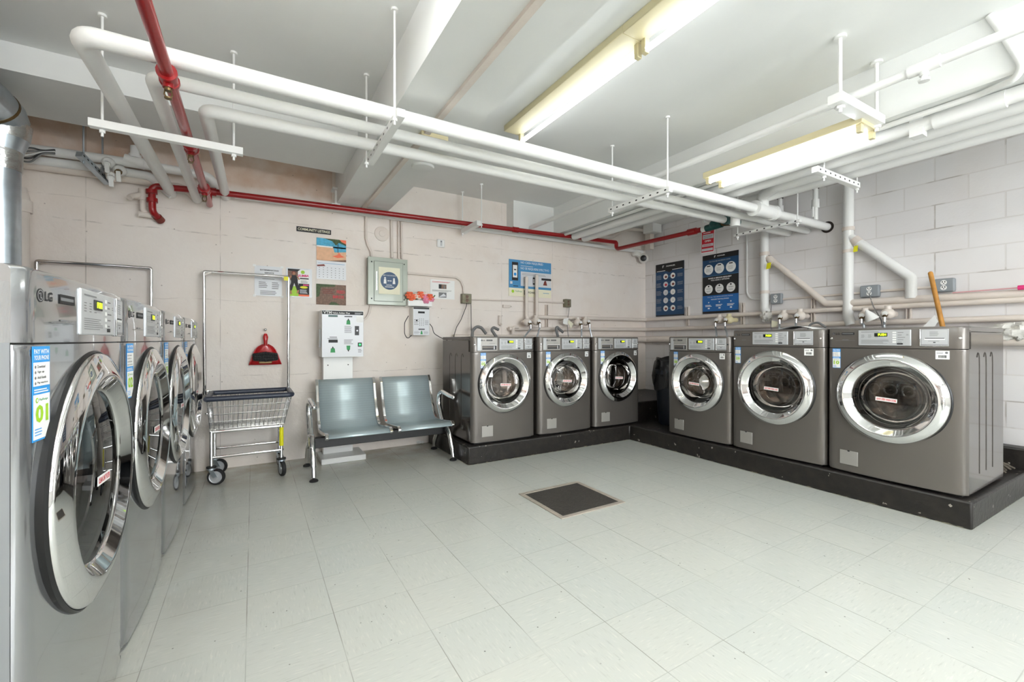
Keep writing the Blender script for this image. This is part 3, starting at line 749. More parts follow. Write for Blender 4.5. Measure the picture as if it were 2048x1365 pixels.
# ================================================================== MACHINES
def fyf(W, bow, rc, dp):
    h = W / 2 - rc
    def f(x):
        a = abs(x)
        if a <= h: return -bow * (1 - (a / h) ** 2)
        k = min(1.0, (a - h) / rc); return dp * (1 - sqrt(max(0, 1 - k * k)))
    return f
KIND = {
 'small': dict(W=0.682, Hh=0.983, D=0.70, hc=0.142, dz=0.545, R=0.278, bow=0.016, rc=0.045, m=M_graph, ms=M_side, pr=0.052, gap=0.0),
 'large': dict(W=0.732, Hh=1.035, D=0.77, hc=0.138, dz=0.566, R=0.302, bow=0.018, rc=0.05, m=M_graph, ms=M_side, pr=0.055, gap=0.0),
 'dryer': dict(W=0.765, Hh=1.27, D=0.78, hc=0.158, dz=0.745, R=0.335, bow=0.012, rc=0.05, m=M_dry, ms=M_dryside, pr=0.036, gap=0.008, dp=0.022)}
CACHE = {}
def cached(key, mk, name, parent):
    if key in CACHE:
        src = CACHE[key]; o = src.copy(); COL.objects.link(o); o.name = name; o.parent = parent; return o
    o = mk().build(name, parent, bevel=BEV.get(key[1], 0.0)); CACHE[key] = o
    return o
BEV = {'top_panel': 0.004, 'console_screen': 0.003, 'detergent_drawer': 0.003, 'card_reader': 0.003, 'service_hatch': 0.002}

def mk_front(k):
    K = KIND[k]; W, D = K['W'], K['D']; fy = fyf(W, K['bow'], K['rc'], K.get('dp', 0.04))
    z0, z1 = 0.018, K['Hh'] - K['hc'] - 0.004; cz, Rh = K['dz'], K['R'] - 0.05
    b = MB(); angs = set(2 * pi * i / 144 for i in range(144))
    for X_ in (-W / 2, W / 2):
        for Z_ in (z0, z1): angs.add(atan2(Z_ - cz, X_) % (2 * pi))
    angs = sorted(angs); lev = [0, 0.25, 0.5, 0.7, 0.82, 0.9, 0.95, 0.98, 1.0]; n = len(angs)
    vs = []
    for t in lev:
        for a in angs:
            c, s_ = cos(a), sin(a)
            tx = (W / 2) / abs(c) if abs(c) > 1e-9 else 1e9
            tz = ((z1 - cz) / s_ if s_ > 0 else (z0 - cz) / s_) if abs(s_) > 1e-9 else 1e9
            L = min(tx, tz); r = Rh + (L - Rh) * t
            x = c * r; vs.append((x, fy(x), cz + s_ * r))
    for lv in range(len(lev) - 1):
        pass
    fs = [(l * n + j, (l + 1) * n + j, (l + 1) * n + (j + 1) % n, l * n + (j + 1) % n) for l in range(len(lev) - 1) for j in range(n)]
    b.add(vs, fs, K['m'])
    # returned edges top and bottom, throat of the opening
    N = 40
    for z, flip in ((z0, 0), (z1, 1)):
        row = []
        for i in range(N + 1):
            x = -W / 2 + W * i / N; row += [(x, fy(x), z), (x, 0.06, z)]
        b.add(row, [((2 * i, 2 * i + 2, 2 * i + 3, 2 * i + 1) if flip else (2 * i, 2 * i + 1, 2 * i + 3, 2 * i + 2)) for i in range(N)], K['m'])
    return b
def mk_throat(k):
    K = KIND[k]; cz, Rh = K['dz'], K['R'] - 0.05; b = MB()
    b.lathe(M_rubber, [(Rh + 0.004, -0.02), (Rh - 0.01, -0.015), (Rh - 0.02, 0.05), (K['R'] - 0.075, 0.012), (K['R'] - 0.082, 0.05), (K['R'] - 0.072, 0.075)], (0, 0, cz), (0, 1, 0), 64)
    return b
def mk_base(k):
    K = KIND[k]; b = MB(); b.box(M_black, -K['W'] / 2 + 0.03, K['W'] / 2 - 0.03, 0.03, K['D'] - 0.03, 0.0, 0.022); return b
def mk_cab(k):
    K = KIND[k]; W, D, H = K['W'], K['D'], K['Hh']
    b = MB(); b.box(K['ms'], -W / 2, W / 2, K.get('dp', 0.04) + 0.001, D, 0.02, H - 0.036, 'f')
    # front flange around the opening, dark inside the seam
    b.box(M_black, -W / 2 + 0.006, W / 2 - 0.006, 0.05, 0.06, H - K['hc'] - 0.02, H - K['hc'] + 0.02)
    for s_ in (-1, 1):
        x = s_ * W / 2
        for yy in (0.22, 0.36, 0.5):
            zt = H - 0.17
            b.tube(K['ms'], [(x, yy - 0.03, zt - 0.02), (x, yy - 0.02, zt), (x, yy, zt + 0.012), (x, yy + 0.016, zt - 0.02), (x, yy + 0.02, zt - 0.07), (x, yy + 0.02, 0.12)], 0.003, 6, 0.03)
    return b
def mk_top(k):
    K = KIND[k]; W, D, H = K['W'], K['D'], K['Hh']
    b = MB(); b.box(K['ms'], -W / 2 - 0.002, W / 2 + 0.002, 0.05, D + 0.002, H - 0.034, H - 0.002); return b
def mk_console(k):
    K = KIND[k]; W, H = K['W'], K['Hh']; fy = fyf(W, K['bow'], K['rc'], K.get('dp', 0.04))
    z0, z1 = H - K['hc'], H; N = 48; b = MB(); vs = []
    for i in range(N + 1):
        u = -1 + 2 * i / N; x = (W / 2) * (abs(u) ** 0.75) * (1 if u > 0 else -1)
        y = fy(x); vs += [(x, y, z0), (x, y, z1 - 0.012), (x, y + 0.004, z1 - 0.003), (x, y + 0.012, z1), (x, 0.075, z1), (x, 0.075, z0)]
    fs = []
    for i in range(N):
        for j in range(6):
            a, c = i * 6 + j, i * 6 + (j + 1) % 6
            fs.append((a, a + 6, c + 6, c))
    fs.append(tuple(range(5, -1, -1))); fs.append(tuple(range(N * 6, N * 6 + 6)))
    b.add(vs, fs, K['m'])
    if k != 'dryer':
        for s_ in (-1, 1):
            x = s_ * (W / 2 - 0.028); yy = fy(x); b.lathe(M_chrome, [(0, 0.004), (0.006, 0.004), (0.009, 0.0)], (x, yy, H - K['hc'] * 0.52), (-s_ * -0.35, -1, 0), 12)
    return b
def frame_at(k, xc, zc, off=0.003):
    """a print frame tangent to the bowed front at xc"""
    K = KIND[k]; fy = fyf(K['W'], K['bow'], K['rc'], K.get('dp', 0.04))
    e = 0.01; sl = (fy(xc + e) - fy(xc - e)) / (2 * e)
    ux = Vector((1, sl, 0)).normalized(); nrm = Vector((ux.y, -ux.x, 0))
    return Vector((xc, fy(xc), zc)) + nrm * off, ux
def slab(b, m, org, ux, x0, x1, z0, z1, th):
    nrm = Vector((ux.y, -ux.x, 0)); o = Vector(org)
    P = [o + ux * x + Vector((0, 0, z)) + nrm * t for t in (-th, 0) for x, z in ((x0, z0), (x1, z0), (x1, z1), (x0, z1))]
    b.add(P, [(3, 2, 1, 0), (4, 5, 6, 7), (0, 1, 5, 4), (1, 2, 6, 5), (2, 3, 7, 6), (3, 0, 4, 7)], m)
LAY = {  # fractions of the console width: screen, reader, drawer
 'small': dict(scr=(0.395, 0.785), rd=(0.805, 0.945), dr=(0.07, 0.365)),
 'large': dict(scr=(0.275, 0.66), rd=(0.715, 0.895), dr=None),
 'dryer': dict(scr=(0.345, 0.75), rd=(0.80, 0.965), dr=None)}
def fr(k, t): return -KIND[k]['W'] / 2 + KIND[k]['W'] * t
def mk_screen(k):
    K = KIND[k]; a, c = (fr(k, t) for t in LAY[k]['scr']); xc, hw = (a + c) / 2, (c - a) / 2; hh = K['hc'] * 0.38
    org, ux = frame_at(k, xc, K['Hh'] - K['hc'] * 0.5, 0.0025 if k == 'dryer' else 0.006)
    b = MB(); slab(b, M_silver, org, ux, -hw, hw, -hh, hh, 0.012)
    nrm = Vector((ux.y, -ux.x, 0)); p = Pan(b, org + nrm * 0.0004, ux, (0, 0, 1), 0.0003)
    for i in range(3): p.lines(M_ink, -hw * 0.88 + i * hw * 0.28, hh * 0.02, -hw * 0.74 + i * hw * 0.28, hh * 0.5, 4, 1, 0.3)
    p.lines(M_ink, -hw * 0.88, hh * 0.72, -hw * 0.1, hh * 0.85, 1, 1, 0.5); p.lines(M_ink, -hw * 0.88, -hh * 0.75, hw * 0.25, -hh * 0.2, 6, 1, 0.32)
    for i in range(5):
        z = -hh * 0.62 + i * hh * 0.3; p.rect(M_pwhite, hw * 0.34, z, hw * 0.48, z + hh * 0.17); p.rect(M_ink, hw * 0.53, z + hh * 0.04, hw * (0.68 + 0.06 * (i % 3)), z + hh * 0.1)
    p.rect(M_inkd, hw * 0.5, -hh * 0.84, hw * 0.72, -hh * 0.66); p.lines(M_ink, hw * 0.84, hh * 0.3, hw * 0.93, hh * 0.5, 2)
    return b
def mk_led(k):
    K = KIND[k]; a, c = (fr(k, t) for t in LAY[k]['scr']); xc, hw = (a + c) / 2, (c - a) / 2; hh = K['hc'] * 0.38
    org, ux = frame_at(k, xc, K['Hh'] - K['hc'] * 0.5, 0.0025 if k == 'dryer' else 0.006); nrm = Vector((ux.y, -ux.x, 0)); b = MB()
    x0 = -hw * 0.35
    slab(b, M_black, org + nrm * 0.0022, ux, x0, x0 + hw * 0.5, hh * 0.16, hh * 0.62, 0.003)
    p = Pan(b, org + nrm * 0.0024, ux, (0, 0, 1), 0.0003)
    p.text(M_led, 'PUSH', x0 + hw * 0.15, hh * 0.26, x0 + hw * 0.46, hh * 0.54, 1, 0.03)
    return b
def mk_reader(k):
    K = KIND[k]; a, c = (fr(k, t) for t in LAY[k]['rd']); xc, hw = (a + c) / 2, (c - a) / 2; hh = K['hc'] * 0.39
    org, ux = frame_at(k, xc, K['Hh'] - K['hc'] * 0.5, 0.0025 if k == 'dryer' else 0.005); b = MB()
    slab(b, M_silverd, org, ux, -hw, hw, -hh, hh, 0.01)
    nrm = Vector((ux.y, -ux.x, 0))
    slab(b, M_chrome, org + nrm * 0.004, ux, -hw, -hw + 0.005, -hh, hh, 0.006); slab(b, M_chrome, org + nrm * 0.004, ux, -hw, hw, -hh, -hh + 0.005, 0.006)
    p = Pan(b, org + nrm * 0.0004, ux, (0, 0, 1), 0.0003)
    p.rect(M_silver, -hw * 0.86, -hh * 0.78, hw * 0.94, hh * 0.92, 1); p.lines(M_ink, -hw * 0.3, hh * 0.2, hw * 0.34, hh * 0.75, 5, 2, 0.35)
    p.rect(M_inkd, -hw * 0.62, -hh * 0.12, hw * 0.72, -hh * 0.04, 2); p.rect(M_pwhite, -hw * 0.66, -hh * 0.24, hw * 0.76, -hh * 0.12, 3); p.rect(M_inkd, -hw * 0.05, -hh * 0.6, hw * 0.12, -hh * 0.5, 2); p.lines(M_ink, -hw * 0.4, -hh * 0.42, hw * 0.5, -hh * 0.32, 1, 2)
    return b
def mk_drawer(k):
    K = KIND[k]; a, c = (fr(k, t) for t in LAY[k]['dr']); xc, hw = (a + c) / 2, (c - a) / 2; hh = K['hc'] * 0.42
    org, ux = frame_at(k, xc, K['Hh'] - K['hc'] * 0.5, 0.006); b = MB(); nrm = Vector((ux.y, -ux.x, 0))
    slab(b, M_hatch, org, ux, -hw, hw, -hh, hh, 0.012)
    slab(b, M_silver, org + nrm * 0.001, ux, -hw, -hw * 0.62, -hh, hh, 0.004)
    p = Pan(b, org + nrm * 0.0006, ux, (0, 0, 1), 0.0003)
    p.rect(M_dark, -hw * 0.52, -hh * 0.86, hw * 0.9, -hh * 0.2, 1); p.rect(M_graph, -hw * 0.5, -hh * 0.6, hw * 0.6, -hh * 0.3, 2); p.rect(M_silver, hw * 0.62, -hh * 0.8, hw * 0.72, -hh * 0.3, 2)
    p.rect(M_pwhite, -hw * 0.55, -hh * 0.2, hw * 0.95, -hh * 0.15, 2); p.lines(M_ink, hw * 0.2, hh * 0.1, hw * 0.9, hh * 0.2, 1, 1)
    return b
def mk_badge(k):
    K = KIND[k]; b = MB()
    xc, zc = {'small': (fr(k, 0.135), K['Hh'] - K['hc'] * 0.25), 'large': (fr(k, 0.06), K['Hh'] - K['hc'] * 0.28), 'dryer': (fr(k, 0.082), K['Hh'] - K['hc'] * 0.36)}[k]
    s_ = {'small': 0.0085, 'large': 0.011, 'dryer': 0.0145}[k]
    org, ux = frame_at(k, xc, zc, 0.0075 if k == 'small' else 0.0006); p = Pan(b, org, ux, (0, 0, 1), 0.00015 if k == 'dryer' else 0.0004);
    p.circ(M_inkd, 0, 0, s_, 1); p.circ(M_silverd, 0, 0, s_ * 0.84, 2); p.circ(M_inkd, 0, 0, s_ * 0.7, 3)
    p.rect(M_silver, -s_ * 0.05, -s_ * 0.45, s_ * 0.08, s_ * 0.4, 4); p.rect(M_silver, -s_ * 0.05, -s_ * 0.45, s_ * 0.35, -s_ * 0.32, 4); p.circ(M_silver, -s_ * 0.35, s_ * 0.25, s_ * 0.12, 4)
    p.text(M_inkd, 'LG', s_ * 1.35, -s_ * 0.72, s_ * 3.6, s_ * 0.72, 1, 0.02)
    x0 = {'small': 0.045, 'large': 0.052, 'dryer': 0.085}[k]; x1 = {'small': 0.105, 'large': 0.132, 'dryer': 0.17}[k]
    org2, ux2 = frame_at(k, xc + (x0 + x1) / 2, zc, 0.0078 if k == 'small' else 0.001); p2 = Pan(b, org2, ux2, (0, 0, 1), 0.0004); hw = (x1 - x0) / 2
    p2.rect(M_inkd, -hw, -s_ * 0.75, hw, s_ * 0.75, 1); p2.rect(M_ink, -hw * 0.9, -s_ * 0.25, hw * 0.8, s_ * 0.25, 2)
    if k != 'small':
        p2.rect(M_ink, -hw * 2.0, -K['hc'] * 0.36, hw * 1.1, -K['hc'] * 0.352, 1)
        p2.lines(M_ink, -hw * 0.9, -K['hc'] * 0.33, hw * 0.4, -K['hc'] * 0.27, 1, 1)
    return b
def mk_door(k):
    K = KIND[k]; R, pr, g = K['R'], K['pr'], K['gap']; b = MB(); c = (0, 0, K['dz'])
    y0 = -K['bow'] * 0.35 - g
    A = (0, -1, 0)
    b.lathe(M_black, [(R - 0.06, -0.012), (R + 0.008, -0.006 + (0.0 if g == 0 else 0.0)), (R + 0.008, -y0 - 0.0), (R + 0.002, -y0 + 0.006)], c, A, 96)
    h0 = -y0
    g = R * 0.70
    b.lathe(M_chrome, [(R, h0), (R + 0.001, h0 + 0.006), (R - 0.002, h0 + pr * 0.34), (R - 0.006, h0 + pr * 0.42), (g + 0.052, h0 + pr * 0.84), (g + 0.042, h0 + pr * 0.9), (g + 0.036, h0 + pr * 0.88), (g + 0.03, h0 + pr * 0.8), (g + 0.004, h0 + pr * 0.25), (g - 0.002, h0 + pr * 0.18), (g - 0.006, h0)], c, A, 96)
    return b
def mk_glass(k):
    K = KIND[k]; R = K['R']; h0 = K['bow'] * 0.35 + K['gap']; b = MB(); rg = R * 0.70 - 0.003
    b.lathe(M_glass, [(0, h0 + 0.02), (rg * 0.3, h0 + 0.0185), (rg * 0.6, h0 + 0.0145), (rg * 0.85, h0 + 0.008), (rg + 0.002, h0 + 0.002)][::-1], (0, 0, K['dz']), (0, -1, 0), 72)
    return b
def mk_bowl(k):
    K = KIND[k]; b = MB(); rg = K['R'] * 0.66
    b.lathe(M_glass, [(rg, 0.005), (rg * 0.97, 0.03), (rg * 0.86, 0.085), (rg * 0.78, 0.105), (rg * 0.66, 0.115), (rg * 0.3, 0.118), (0, 0.118)], (0, 0, K['dz']), (0, 1, 0), 64); return b
def mk_drum(k):
    K = KIND[k]; R = K['R'] - 0.07; b = MB(); c = (0, 0, K['dz'])
    b.lathe(M_drum, [(R - 0.004, 0.072), (R + 0.03, 0.10), (R + 0.035, 0.38), (R, 0.41), (0.09, 0.40), (0.075, 0.385), (0, 0.38)], c, (0, 1, 0), 64)
    for i in range(3):
        a = radians(100 + 120 * i); rr = R + 0.02
        b.obox(M_drum, Vector(c) + Vector((cos(a) * rr, 0.11, sin(a) * rr)), Vector(c) + Vector((cos(a) * rr, 0.38, sin(a) * rr)), 0.05, 0.07, (cos(a), 0, sin(a)))
    for i in range(6):
        a = radians(60 * i); b.obox(M_steel, Vector(c) + Vector((cos(a) * 0.05, 0.392, sin(a) * 0.05)), Vector(c) + Vector((cos(a) * R * 0.9, 0.404, sin(a) * R * 0.9)), 0.02, 0.012, (0, 1, 0))
    # small ring of ribs of the inner bowl
    b.lathe(M_steel, [(R * 0.62, 0.03), (R * 0.64, 0.026), (R * 0.66, 0.03)], c, (0, 1, 0), 48)
    return b
def mk_handle(k):
    K = KIND[k]; R, h0 = K['R'], K['bow'] * 0.35 + K['gap']; b = MB(); c = Vector((0, 0, K['dz']))
    pts = []
    for i in range(7):
        a = radians(-11 + 22 * i / 6) + (0 if k == 'dryer' else 0)
        pts.append(c + Vector((cos(a) * (R - 0.03), -(h0 + K['pr'] * 0.62), sin(a) * (R - 0.03))))
    b.tube(M_chrome, pts, [0.003, 0.008, 0.010, 0.011, 0.010, 0.008, 0.003], 10)
    return b
def mk_doorlabel(k):
    K = KIND[k]; h0 = K['bow'] * 0.35 + K['gap']; b = MB()
    p = Pan(b, (-0.008, -(h0 + 0.0225), K['dz'] - 0.012), (1, 0, -0.06), (0.06, 0, 1), 0.0004)
    p.board(M_pwhite, -0.057, -0.0125, 0.057, 0.0125, 0.0012); p.text(M_prtred, 'LEAVE OPEN WHEN DONE' if k != 'dryer' else 'CLEAN LINT FILTER', -0.052, -0.0075, 0.052, 0.0075, 1, 0.03)
    return b
def mk_hatch(k):
    K = KIND[k]; b = MB(); xc = -K['W'] / 2 + (0.15 if k != 'large' else 0.14); org, ux = frame_at(k, xc, 0.115, 0.003)
    slab(b, M_hatch, org, ux, -0.056, 0.056, -0.05, 0.05, 0.01)
    nrm = Vector((ux.y, -ux.x, 0)); p = Pan(b, org + nrm * 0.0004, ux, (0, 0, 1), 0.0003); p.circ(M_inkd, 0.0, 0.048, 0.008, 1, 12, 0.6)
    return b
def mk_sticker(k):
    K = KIND[k]; b = MB(); W_, H_ = (0.052, 0.14) if k != 'dryer' else (0.072, 0.2)
    xc = {'small': fr(k, 0.16), 'large': fr(k, 0.085), 'dryer': fr(k, 0.085)}[k]; org, ux = frame_at(k, xc, K['Hh'] - K['hc'] - 0.008 - H_ / 2, 0.0012)
    p = Pan(b, org, ux, (0, 0, 1), 0.0004); w, h = W_ / 2, H_ / 2
    p.board(M_sblue, -w, -h, w, h, 0.001)
    p.text(M_pwhite, 'PAY WITH', -w * 0.85, h * 0.84, w * 0.85, h * 0.94, 1, 0.03); p.text(M_pwhite, 'YOUR PHONE', -w * 0.85, h * 0.71, w * 0.85, h * 0.81, 1, 0.03)
    p.rect(M_pwhite, -w * 0.95, h * 0.16, w * 0.95, h * 0.66, 1)
    for i, t in enumerate(('Download', 'Sign up', 'Add funds', 'Pay machine')):
        z = h * (0.54 - i * 0.115); p.circ(M_ink, -w * 0.72, z + h * 0.025, w * 0.09, 2, 10); p.text(M_inkd, t, -w * 0.5, z, -w * 0.5 + w * 0.11 * len(t), z + h * 0.06, 2, 0.01)
    p.lines(M_pwhite, -w * 0.85, h * 0.02, w * 0.85, h * 0.12, 2, 1, 0.5)
    p.rect(M_pwhite, -w * 0.95, -h * 0.96, w * 0.95, -h * 0.02, 1)
    p.circ(M_lime, -w * 0.55, -h * 0.14, w * 0.16, 2); p.circ(M_pwhite, -w * 0.55, -h * 0.14, w * 0.09, 3); p.text(M_green, 'PayRange', -w * 0.28, -h * 0.17, w * 0.7, -h * 0.11, 2, 0.01)
    p.lines(M_sblue, -w * 0.8, -h * 0.88, w * 0.1, -h * 0.7, 3, 2, 0.35)
    return b
def mk_number(k, num):
    K = KIND[k]; b = MB(); W_, H_ = (0.052, 0.14) if k != 'dryer' else (0.072, 0.2)
    xc = {'small': fr(k, 0.16), 'large': fr(k, 0.085), 'dryer': fr(k, 0.085)}[k]; org, ux = frame_at(k, xc, K['Hh'] - K['hc'] - 0.008 - H_ / 2, 0.0012)
    p = Pan(b, org, ux, (0, 0, 1), 0.0004); w, h = W_ / 2, H_ / 2
    p.text(M_lime, num, -w * 0.72, -h * 0.62, w * 0.72, -h * 0.24, 3, 0.035); return b
def mk_idlabel(k):
    K = KIND[k]; b = MB(); xc = K['W'] / 2 - (0.075 if k == 'small' else 0.105); org, ux = frame_at(k, xc, K['Hh'] - K['hc'] - 0.038, 0.0012); p = Pan(b, org, ux, (0, 0, 1), 0.0004)
    s_ = 0.78 if k == 'small' else 1.0
    p.board(M_pwhite, -0.031 * s_, -0.026, 0.031 * s_, 0.026, 0.001); p.lines(M_ink, -0.027 * s_, 0.008, 0.008 * s_, 0.022, 2, 1, 0.4); p.circ(M_ink, 0.018 * s_, 0.014, 0.007, 1)
    x = -0.018 * s_
    while x < 0.018 * s_:
        w_ = random.choice((0.001, 0.0016, 0.0024)); p.rect(M_inkd, x, -0.018, x + w_, -0.001, 1); x += w_ + random.choice((0.0008, 0.0015))
    return b
def machine(kind, num, loc, rz, label, group):
    name = 'clothes_dryer' if kind == 'dryer' else 'washing_machine'
    root = empty(name, loc, rz, world=False); tag(root, label, 'dryer' if kind == 'dryer' else 'washing machine', group)
    P = lambda nm, fn, par=root: cached((kind, nm), lambda: fn(kind), nm, par)
    P('cabinet', mk_cab); P('top_panel', mk_top); P('front_panel', mk_front); P('drum', mk_drum); P('gasket', mk_throat); P('toe_base', mk_base)
    c = P('console', mk_console)
    s = P('console_screen', mk_screen, c); P('led_display', mk_led, c); P('card_reader', mk_reader, c); P('maker_badge', mk_badge, c)
    if kind == 'small': P('detergent_drawer', mk_drawer, c)
    d = P('door', mk_door); P('door_glass', mk_glass, d); P('glass_bowl', mk_bowl, d); P('door_handle', mk_handle, d); P('warning_label', mk_doorlabel, d)
    if kind != 'dryer': P('service_hatch', mk_hatch); P('inventory_label', mk_idlabel)
    st = P('payment_sticker', mk_sticker)
    mk_number(kind, num).build('sticker_number', st)
    return root
GD, G5, G8 = 'clothes dryers in a row', 'washing machines along the back wall', 'washing machines along the block wall'
DX = -0.392
for i in range(4):
    y = 1.25 + 0.78 * i + 0.3825
    machine('dryer', '0%d' % (i + 1), (DX, y, 0), pi / 2, ['silver dryer with sticker 01, nearest, its door largest in view', 'silver dryer with sticker 02, next after the nearest one', 'silver dryer third from the viewer, before the last in the row', 'last silver dryer in the row, beside the wire laundry cart'][i], GD)
for i, x in enumerate((1.69 + 0.341, 2.415 + 0.341, 3.135 + 0.341)):
    machine('small', '0%d' % (i + 5), (x, 3.535, zp), 0, ['grey washer with sticker 05, right of the bench', 'grey washer with sticker 06, between two others on the back wall', 'grey washer with sticker 07, at the corner left of the black bin'][i], G5)
machine('small', '08', (3.64, 2.66, zp), -pi / 2, 'smaller grey washer with sticker 08, right of the black bin', G8)
machine('large', '09', (3.64, 1.942, zp), -pi / 2, 'large grey washer with sticker 09, between 08 and 10', G8)
machine('large', '10', (3.64, 1.196, zp), -pi / 2, 'large grey washer with sticker 10, nearest at the plinth end', G8)

# ================================================================== THINGS ON THE BACK WALL
def wall_rect(pxs, Y=None, X=None):
    """real rectangle on a wall plane from the four seen corners TL, TR, BR, BL -> centre, width, height"""
    q = [at(px, py, Y=Y) if Y is not None else at(px, py, X=X) for px, py in pxs]
    h = (lambda v: v.x) if Y is not None else (lambda v: -v.y)
    l = (h(q[0]) + h(q[3])) / 2; r = (h(q[1]) + h(q[2])) / 2
    t = (q[0].z + q[1].z) / 2; bt = (q[2].z + q[3].z) / 2
    return l, r, bt, t
def back_pan(mb, x, z, Y): return Pan(mb, (x, Y, z), (1, 0, 0), (0, 0, 1))
def right_pan(mb, y, z, X): return Pan(mb, (X, y, z), (0, -1, 0), (0, 0, 1))
YW = YB - 0.004
# community listings plate
l, r, d, u = wall_rect(((593, 453), (662, 460.5), (662, 470), (593, 462.5)), Y=YW)
b = MB(); p = back_pan(b, (l + r) / 2, (d + u) / 2, YW - 0.004); w, h = (r - l) / 2, (u - d) / 2
p.board(M_inkd, -w, -h, w, h, 0.006); p.text(M_pcream, 'COMMUNITY LISTINGS', -w * 0.93, -h * 0.55, w * 0.93, h * 0.55, 1, 0.015)
tag(b.build('sign_plate'), 'narrow black plate with raised lettering above the calendar', 'sign')
# exterminating notice
l, r, d, u = wall_rect(((509, 531), (564, 535), (564, 593.5), (509, 591.5)), Y=YW)
b = MB(); p = back_pan(b, (l + r) / 2, (d + u) / 2, YW - 0.001); w, h = (r - l) / 2, (u - d) / 2
p.board(M_pgrey, -w, -h, w, h, 0.0015); p.text(M_inkd, 'EXTERMINATING', -w * 0.6, h * 0.68, w * 0.75, h * 0.78, 1, 0.03); p.text(M_inkd, 'SERVICE', -w * 0.28, h * 0.5, w * 0.4, h * 0.6, 1, 0.03)
p.lines(M_ink, -w * 0.45, h * 0.12, w * 0.6, h * 0.2, 1); p.lines(M_ink, -w * 0.7, -h * 0.45, -w * 0.05, h * 0.0, 4); p.lines(M_ink, w * 0.25, -h * 0.5, w * 0.8, h * 0.0, 4); p.lines(M_ink, -w * 0.6, -h * 0.9, w * 0.75, -h * 0.6, 3)
for sx in (-1, 1):
    for sz in (-1, 1): p.rect(M_pwhite, sx * w - 0.012, sz * h - 0.01, sx * w + 0.012, sz * h + 0.01, 2)
tag(b.build('notice'), 'grey laminated exterminating notice taped behind the cart hanger rail', 'notice')
# class flyer
l, r, d, u = wall_rect(((572, 535), (624, 539), (624, 596), (572, 594)), Y=YW)
b = MB(); p = back_pan(b, (l + r) / 2, (d + u) / 2, YW - 0.001); w, h = (r - l) / 2, (u - d) / 2
p.board(M_pgrey, -w, -h, w, h, 0.0015); p.rect(M_pwhite, -w * 0.86, -h * 0.93, w * 0.78, h * 0.93, 1)
p.rect(M_brown, -w * 0.86, h * 0.3, -w * 0.1, h * 0.93, 2); p.poly(M_inkd, [(-w * 0.86, h * 0.93), (w * 0.1, h * 0.93), (-w * 0.15, h * 0.75), (-w * 0.86, h * 0.8)], 3)
p.rect(M_lime, -w * 0.86, -h * 0.93, -w * 0.05, -h * 0.25, 2); p.rect(M_inkd, -w * 0.05, -h * 0.8, w * 0.78, -h * 0.05, 2); p.rect(M_orange, -w * 0.05, -h * 0.93, w * 0.78, -h * 0.8, 2)
# striding dancer: head, torso, legs, shoes
p.circ(M_darkred, -w * 0.42, h * 0.66, w * 0.16, 4); p.circ(M_skin, -w * 0.4, h * 0.62, w * 0.11, 5, sy=1.2)
p.poly(M_inkd, [(-w * 0.6, h * 0.5), (-w * 0.22, h * 0.5), (-w * 0.1, h * 0.2), (-w * 0.12, h * 0.0), (-w * 0.62, h * 0.0), (-w * 0.66, h * 0.2)], 4)
p.poly(M_skin, [(-w * 0.66, h * 0.46), (-w * 0.56, h * 0.46), (-w * 0.7, h * 0.1), (-w * 0.8, h * 0.16)], 5); p.poly(M_skin, [(-w * 0.22, h * 0.48), (-w * 0.1, h * 0.44), (w * 0.06, h * 0.22), (-w * 0.06, h * 0.2)], 5)
p.poly(M_inkd, [(-w * 0.62, h * 0.02), (-w * 0.36, h * 0.02), (-w * 0.56, -h * 0.55), (-w * 0.78, -h * 0.55)], 4); p.poly(M_inkd, [(-w * 0.4, h * 0.02), (-w * 0.1, h * 0.02), (w * 0.02, -h * 0.5), (-w * 0.16, -h * 0.55)], 4)
p.poly(M_skin, [(-w * 0.74, -h * 0.55), (-w * 0.6, -h * 0.55), (-w * 0.55, -h * 0.8), (-w * 0.72, -h * 0.8)], 5); p.poly(M_skin, [(-w * 0.14, -h * 0.52), (0, -h * 0.5), (-w * 0.06, -h * 0.72), (-w * 0.2, -h * 0.75)], 5)
p.circ(M_lime, w * 0.28, h * 0.74, w * 0.15, 3); p.text(M_pink, 'ZUMBA', -w * 0.12, h * 0.4, w * 0.76, h * 0.56, 3, 0.05, h * 0.03); p.rect(M_inkd, w * 0.05, h * 0.26, w * 0.74, h * 0.34, 3)
p.lines(M_ink, w * 0.12, h * 0.0, w * 0.7, h * 0.2, 3, 3); p.rect(M_pink, w * 0.3, -h * 0.18, w * 0.74, -h * 0.1, 3); p.circ(M_yellow, w * 0.36, -h * 0.3, w * 0.3, 3, sy=0.35); p.lines(M_pgrey, w * 0.05, -h * 0.72, w * 0.7, -h * 0.42, 4, 3)
tag(b.build('flyer'), 'colourful dance class flyer with a pink heading and a leaping figure', 'flyer')
